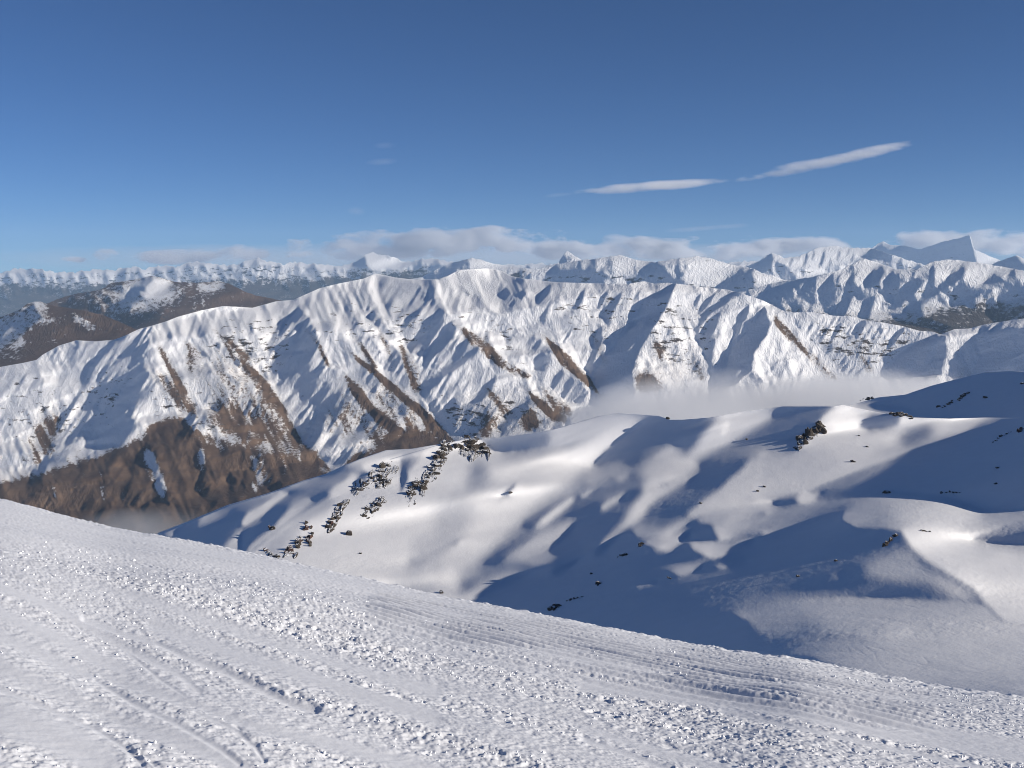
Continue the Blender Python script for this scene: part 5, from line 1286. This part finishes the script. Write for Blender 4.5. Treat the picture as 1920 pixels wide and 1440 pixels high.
def bedrock(parent, mid, spine, width, at, mat, seed):
    """the jointed rock face the blocks belong to: steps and ledges standing a little out of the snow"""
    pts = np.array(spine, float)
    pad = width * 1.7 + 2
    us, vs_ = np.arange(pts[:, 0].min() - pad, pts[:, 0].max() + pad, 1.1), np.arange(pts[:, 1].min() - pad, pts[:, 1].max() + pad, 1.1)
    U, V = np.meshgrid(us, vs_)
    d, _ = line_dist([tuple(p) for p in spine] if len(spine) > 1 else [spine[0], (spine[0][0] + 1, spine[0][1])], U, V)
    P = at(U, V)
    mpx = P[..., 1].mean() / F
    q = (P[..., 0] + P[..., 2] * 0.7) / (5.0 * mpx), (P[..., 2] * 1.4 - P[..., 0] * 0.4) / (4.2 * mpx)
    step_ = worley(q[0] + 0.4 * perlin(q[0] * 2, q[1] * 2, seed), q[1], seed)
    hgt = 0.85 * step_[1] + 1.5 * fbm(q[0] * 0.40, q[1] * 0.40, 4, seed + 3) + 0.1 - 1.3 * (d / (width * 1.15)) ** 2
    out = np.maximum(hgt, -1.0) * 2.0 * mpx
    P = P + out[..., None] * np.array([0.25, -0.55, 0.80]) - np.array(mid)
    o = grid_object('bedrock', P, mat, None, (hgt > -0.7)[:-1, :-1], smooth=False)
    o.parent = parent
    return o

def outcrop(label, spine, width, size, n, at=None, red=0.0, tilt=0.5, group=None, seed=1, name='rock_outcrop', proud=0.25):
    """a crag: blocks along SPINE (pixels on the hillside), WIDTH pixels to each side, each about SIZE pixels long"""
    at = at or hill_at
    rng = random.Random(seed)
    pts = np.array(spine, float)
    mid = at(*pts.mean(0))
    o = bpy.data.objects.new(name, None)
    COL.objects.link(o)
    o.location = mid
    tag(o, label, 'rock', group)
    n = int(n * 1.25) if n > 12 else n
    if width >= 5:
        bedrock(o, mid, spine, width, at, M_ROCK, seed)
        n = int(n * 0.3)
    seg = np.hypot(*(pts[1:] - pts[:-1]).T) if len(pts) > 1 else np.array([0.0])
    cum = np.concatenate([[0], np.cumsum(seg)])
    for i in range(n):
        s = (i + rng.uniform(0, 1)) / n * cum[-1] if cum[-1] > 0 else 0
        u = float(np.interp(s, cum, pts[:, 0])) + rng.gauss(0, width * 0.5)
        v = float(np.interp(s, cum, pts[:, 1])) + rng.gauss(0, width * 0.35)
        p = at(u, v)
        m_px = p[1] / F                                   # metres to one photograph pixel here
        L = size * m_px * rng.uniform(0.55, 1.5) * (0.6 if width >= 5 else 0.52)
        me = rng.choice(BLOCKS_RED) if rng.random() < red else rng.choice(BLOCKS)
        c = bpy.data.objects.new('rock', me)
        COL.objects.link(c)
        c.parent = o
        c.scale = (L * rng.uniform(0.8, 1.3), L * rng.uniform(0.6, 1.0), L * rng.uniform(0.7, 1.3))
        c.rotation_euler = (rng.gauss(0.15, 0.25), tilt + rng.gauss(0, 0.25), rng.gauss(-0.5, 0.5))
        c.location = Vector(p) - Vector(mid) + Vector((0, 0, proud * L * rng.uniform(-0.6, 1.2)))
    return o

def boulder(label, u, v, size, at=None, red=False, group=None, seed=1):
    at = at or hill_at
    rng = random.Random(seed)
    p = at(u, v)
    L = size * p[1] / F * 0.5
    me = (BLOCKS_RED if red else BLOCKS)[seed % 6]
    c = bpy.data.objects.new('boulder', me)
    COL.objects.link(c)
    c.location = Vector(p) + Vector((0, 0, 0.2 * L))
    c.scale = (L * 1.2, L * 0.9, L * rng.uniform(0.9, 1.3))
    c.rotation_euler = (rng.gauss(0, 0.2), rng.gauss(0.3, 0.2), rng.uniform(-1, 1))
    return tag(c, label, 'rock', group)

outcrop('snow dusted crag standing on the hill crest beside the blue saddle', [(868, 842), (880, 832), (892, 836), (905, 846), (880, 852)], 14, 15, 40, seed=11, tilt=0.4)
outcrop('long dark crag running down the bright slope below the crest crag', [(836, 838), (828, 858), (815, 875), (800, 895), (785, 915), (772, 935)], 12, 15, 64, seed=12)
outcrop('upper left crag broken by snow, nearest the hill crest on the bright slope', [(735, 878), (715, 885), (700, 895), (728, 905), (680, 905), (670, 918)], 11, 12, 42, seed=13)
outcrop('small cluster of rocks between two larger crags on the bright slope', [(715, 940), (700, 950), (686, 962)], 10, 10, 22, seed=14)
outcrop('ragged brown crag leaning down the left of the bright slope', [(648, 940), (638, 955), (628, 975), (615, 995)], 8, 12, 34, red=0.25, seed=15)
outcrop('pair of upright rocks left of the ragged brown crag', [(577, 980), (574, 992), (586, 990)], 4, 11, 9, red=0.3, seed=16)
outcrop('column of rocks below the pair, pointing at the near slope', [(584, 1003), (578, 1015), (585, 1025)], 4, 12, 10, red=0.3, seed=17)
outcrop('tall narrow rock beside a shadowed hollow above the brow', [(564, 1008), (560, 1020), (562, 1028)], 3, 12, 8, red=0.2, seed=18)
outcrop('rusty rocks just above the brow of the near slope', [(532, 1042), (545, 1032), (552, 1040)], 6, 12, 14, red=0.6, seed=19)
outcrop('low rusty rocks cut off by the brow of the near slope', [(500, 1032), (508, 1042), (518, 1048)], 6, 11, 14, red=0.6, seed=20)
outcrop('small red rock among lit snow ribs on the left of the hill', [(506, 988), (510, 992)], 3, 10, 5, red=0.7, seed=21)
boulder('rounded dark boulder alone below the long crag', 655, 1002, 17, seed=2)
boulder('small dark stone alone on the bright slope near the brow', 676, 1038, 8, seed=3)
boulder('dark stone poking out right at the brow of the near slope', 828, 1112, 12, seed=4)
boulder('low boulder with a blue shadow in the middle of the bright slope', 957, 924, 11, seed=5)
outcrop('big black crag on the left flank of the cone', [(1540, 800), (1528, 808), (1515, 818), (1505, 828), (1497, 840)], 8, 17, 40, seed=22, tilt=0.7)
outcrop('flat rocks along the crest right of the cone', [(1668, 776), (1682, 777), (1698, 778), (1708, 783)], 3, 9, 14, seed=23, tilt=0.1)
outcrop('little crag on top of the snow dome', [(1660, 924), (1668, 924)], 3, 10, 7, seed=24, tilt=0.1)
outcrop('thin dark line of rock below the sharp snow peak', [(1680, 1003), (1672, 1010), (1664, 1018), (1656, 1025)], 2.5, 8, 16, red=0.3, seed=25, tilt=0.9)
outcrop('largest black rocks low in the shaded hollow above the brow', [(1030, 1143), (1042, 1139), (1052, 1135)], 4, 12, 12, seed=26)
outcrop('string of small rocks rising rightward out of the shaded hollow', [(1062, 1130), (1072, 1124), (1085, 1122), (1095, 1116)], 2, 6, 10, seed=27, group=None)
outcrop('oblong dark rock in the middle of the shaded flank', [(1120, 1097), (1127, 1092)], 3, 11, 5, seed=28)
outcrop('three small dark rocks in a row on the shaded flank', [(1159, 1044), (1167, 1041), (1179, 1040)], 2.5, 8, 8, seed=29)
outcrop('rock capped with lit snow at the edge of the shaded flank', [(1199, 1024), (1205, 1020)], 3, 9, 6, seed=30)
outcrop('two tiny rocks side by side below the curved snow lip', [(1252, 1083), (1259, 1085)], 1.5, 6, 4, seed=31)
boulder('tiny rock on the upper part of the shaded flank', 1109, 1076, 7, seed=6)
boulder('small dark stone on the blue flank left of the cone', 1400, 824, 7, seed=7)
boulder('right one of two snow capped boulders on the grey drift', 1433, 913, 8, seed=8)
boulder('left one of two snow capped boulders on the grey drift', 1420, 921, 9, seed=9)
boulder('rock at the lower tip of the lit rib below the cone', 1314, 944, 8, seed=10)
boulder('flat stone on the sunny foot of the cone', 1599, 866, 12, seed=11)
boulder('pale stone on the sunny side of the cone', 1626, 838, 7, seed=12)
boulder('small stone high on the sunny side of the cone', 1610, 817, 6, seed=13)
boulder('dark flat stone in the blue shade left of the sharp snow peak', 1567, 1052, 9, seed=14)
boulder('dark stone in the blue shade above the lit basin floor', 1496, 1081, 10, seed=15)
outcrop('stones strung along the lit bowl behind the sharp snow peak', [(1728, 995), (1737, 996), (1745, 999)], 1.5, 7, 6, seed=32, tilt=0.1)
outcrop('row of dark stones high on the wide shaded side', [(1862, 832), (1875, 820), (1888, 814), (1896, 810)], 2.5, 6, 11, seed=33)
outcrop('reddish rocks at the right border high on the shaded side', [(1912, 810), (1918, 806)], 3, 9, 6, red=0.7, seed=34)
boulder('small rock in the middle of the wide shaded side', 1870, 878, 9, seed=16)
boulder('flat rock low on the wide shaded side', 1867, 907, 9, seed=17)
outcrop('faint rocks at the foot of the wide shaded side', [(1762, 926), (1778, 924), (1803, 925)], 2, 6, 7, seed=35)
outcrop('snow streaked rocks in the middle of the far shoulder', [(1812, 737), (1803, 746), (1795, 752)], 3, 9, 12, at=shoulder_at, seed=36)
outcrop('scattered small rocks low on the far shoulder', [(1755, 762), (1770, 764), (1782, 756), (1785, 750)], 3, 6, 12, at=shoulder_at, seed=37)
boulder('dark slanting rock on the right of the far shoulder', 1848, 746, 11, at=shoulder_at, seed=18)
boulder('snow lit rock at the right border of the far shoulder', 1917, 720, 10, at=shoulder_at, seed=19)
outcrop('thin rocks along the top of the lit saddle behind the cone', [(1612, 752), (1624, 748), (1640, 745)], 1.5, 6, 7, at=shoulder_at, seed=38, tilt=0.1)
boulder('rock on the rim where the hill crest meets the fog', 1252, 785, 9, seed=20)
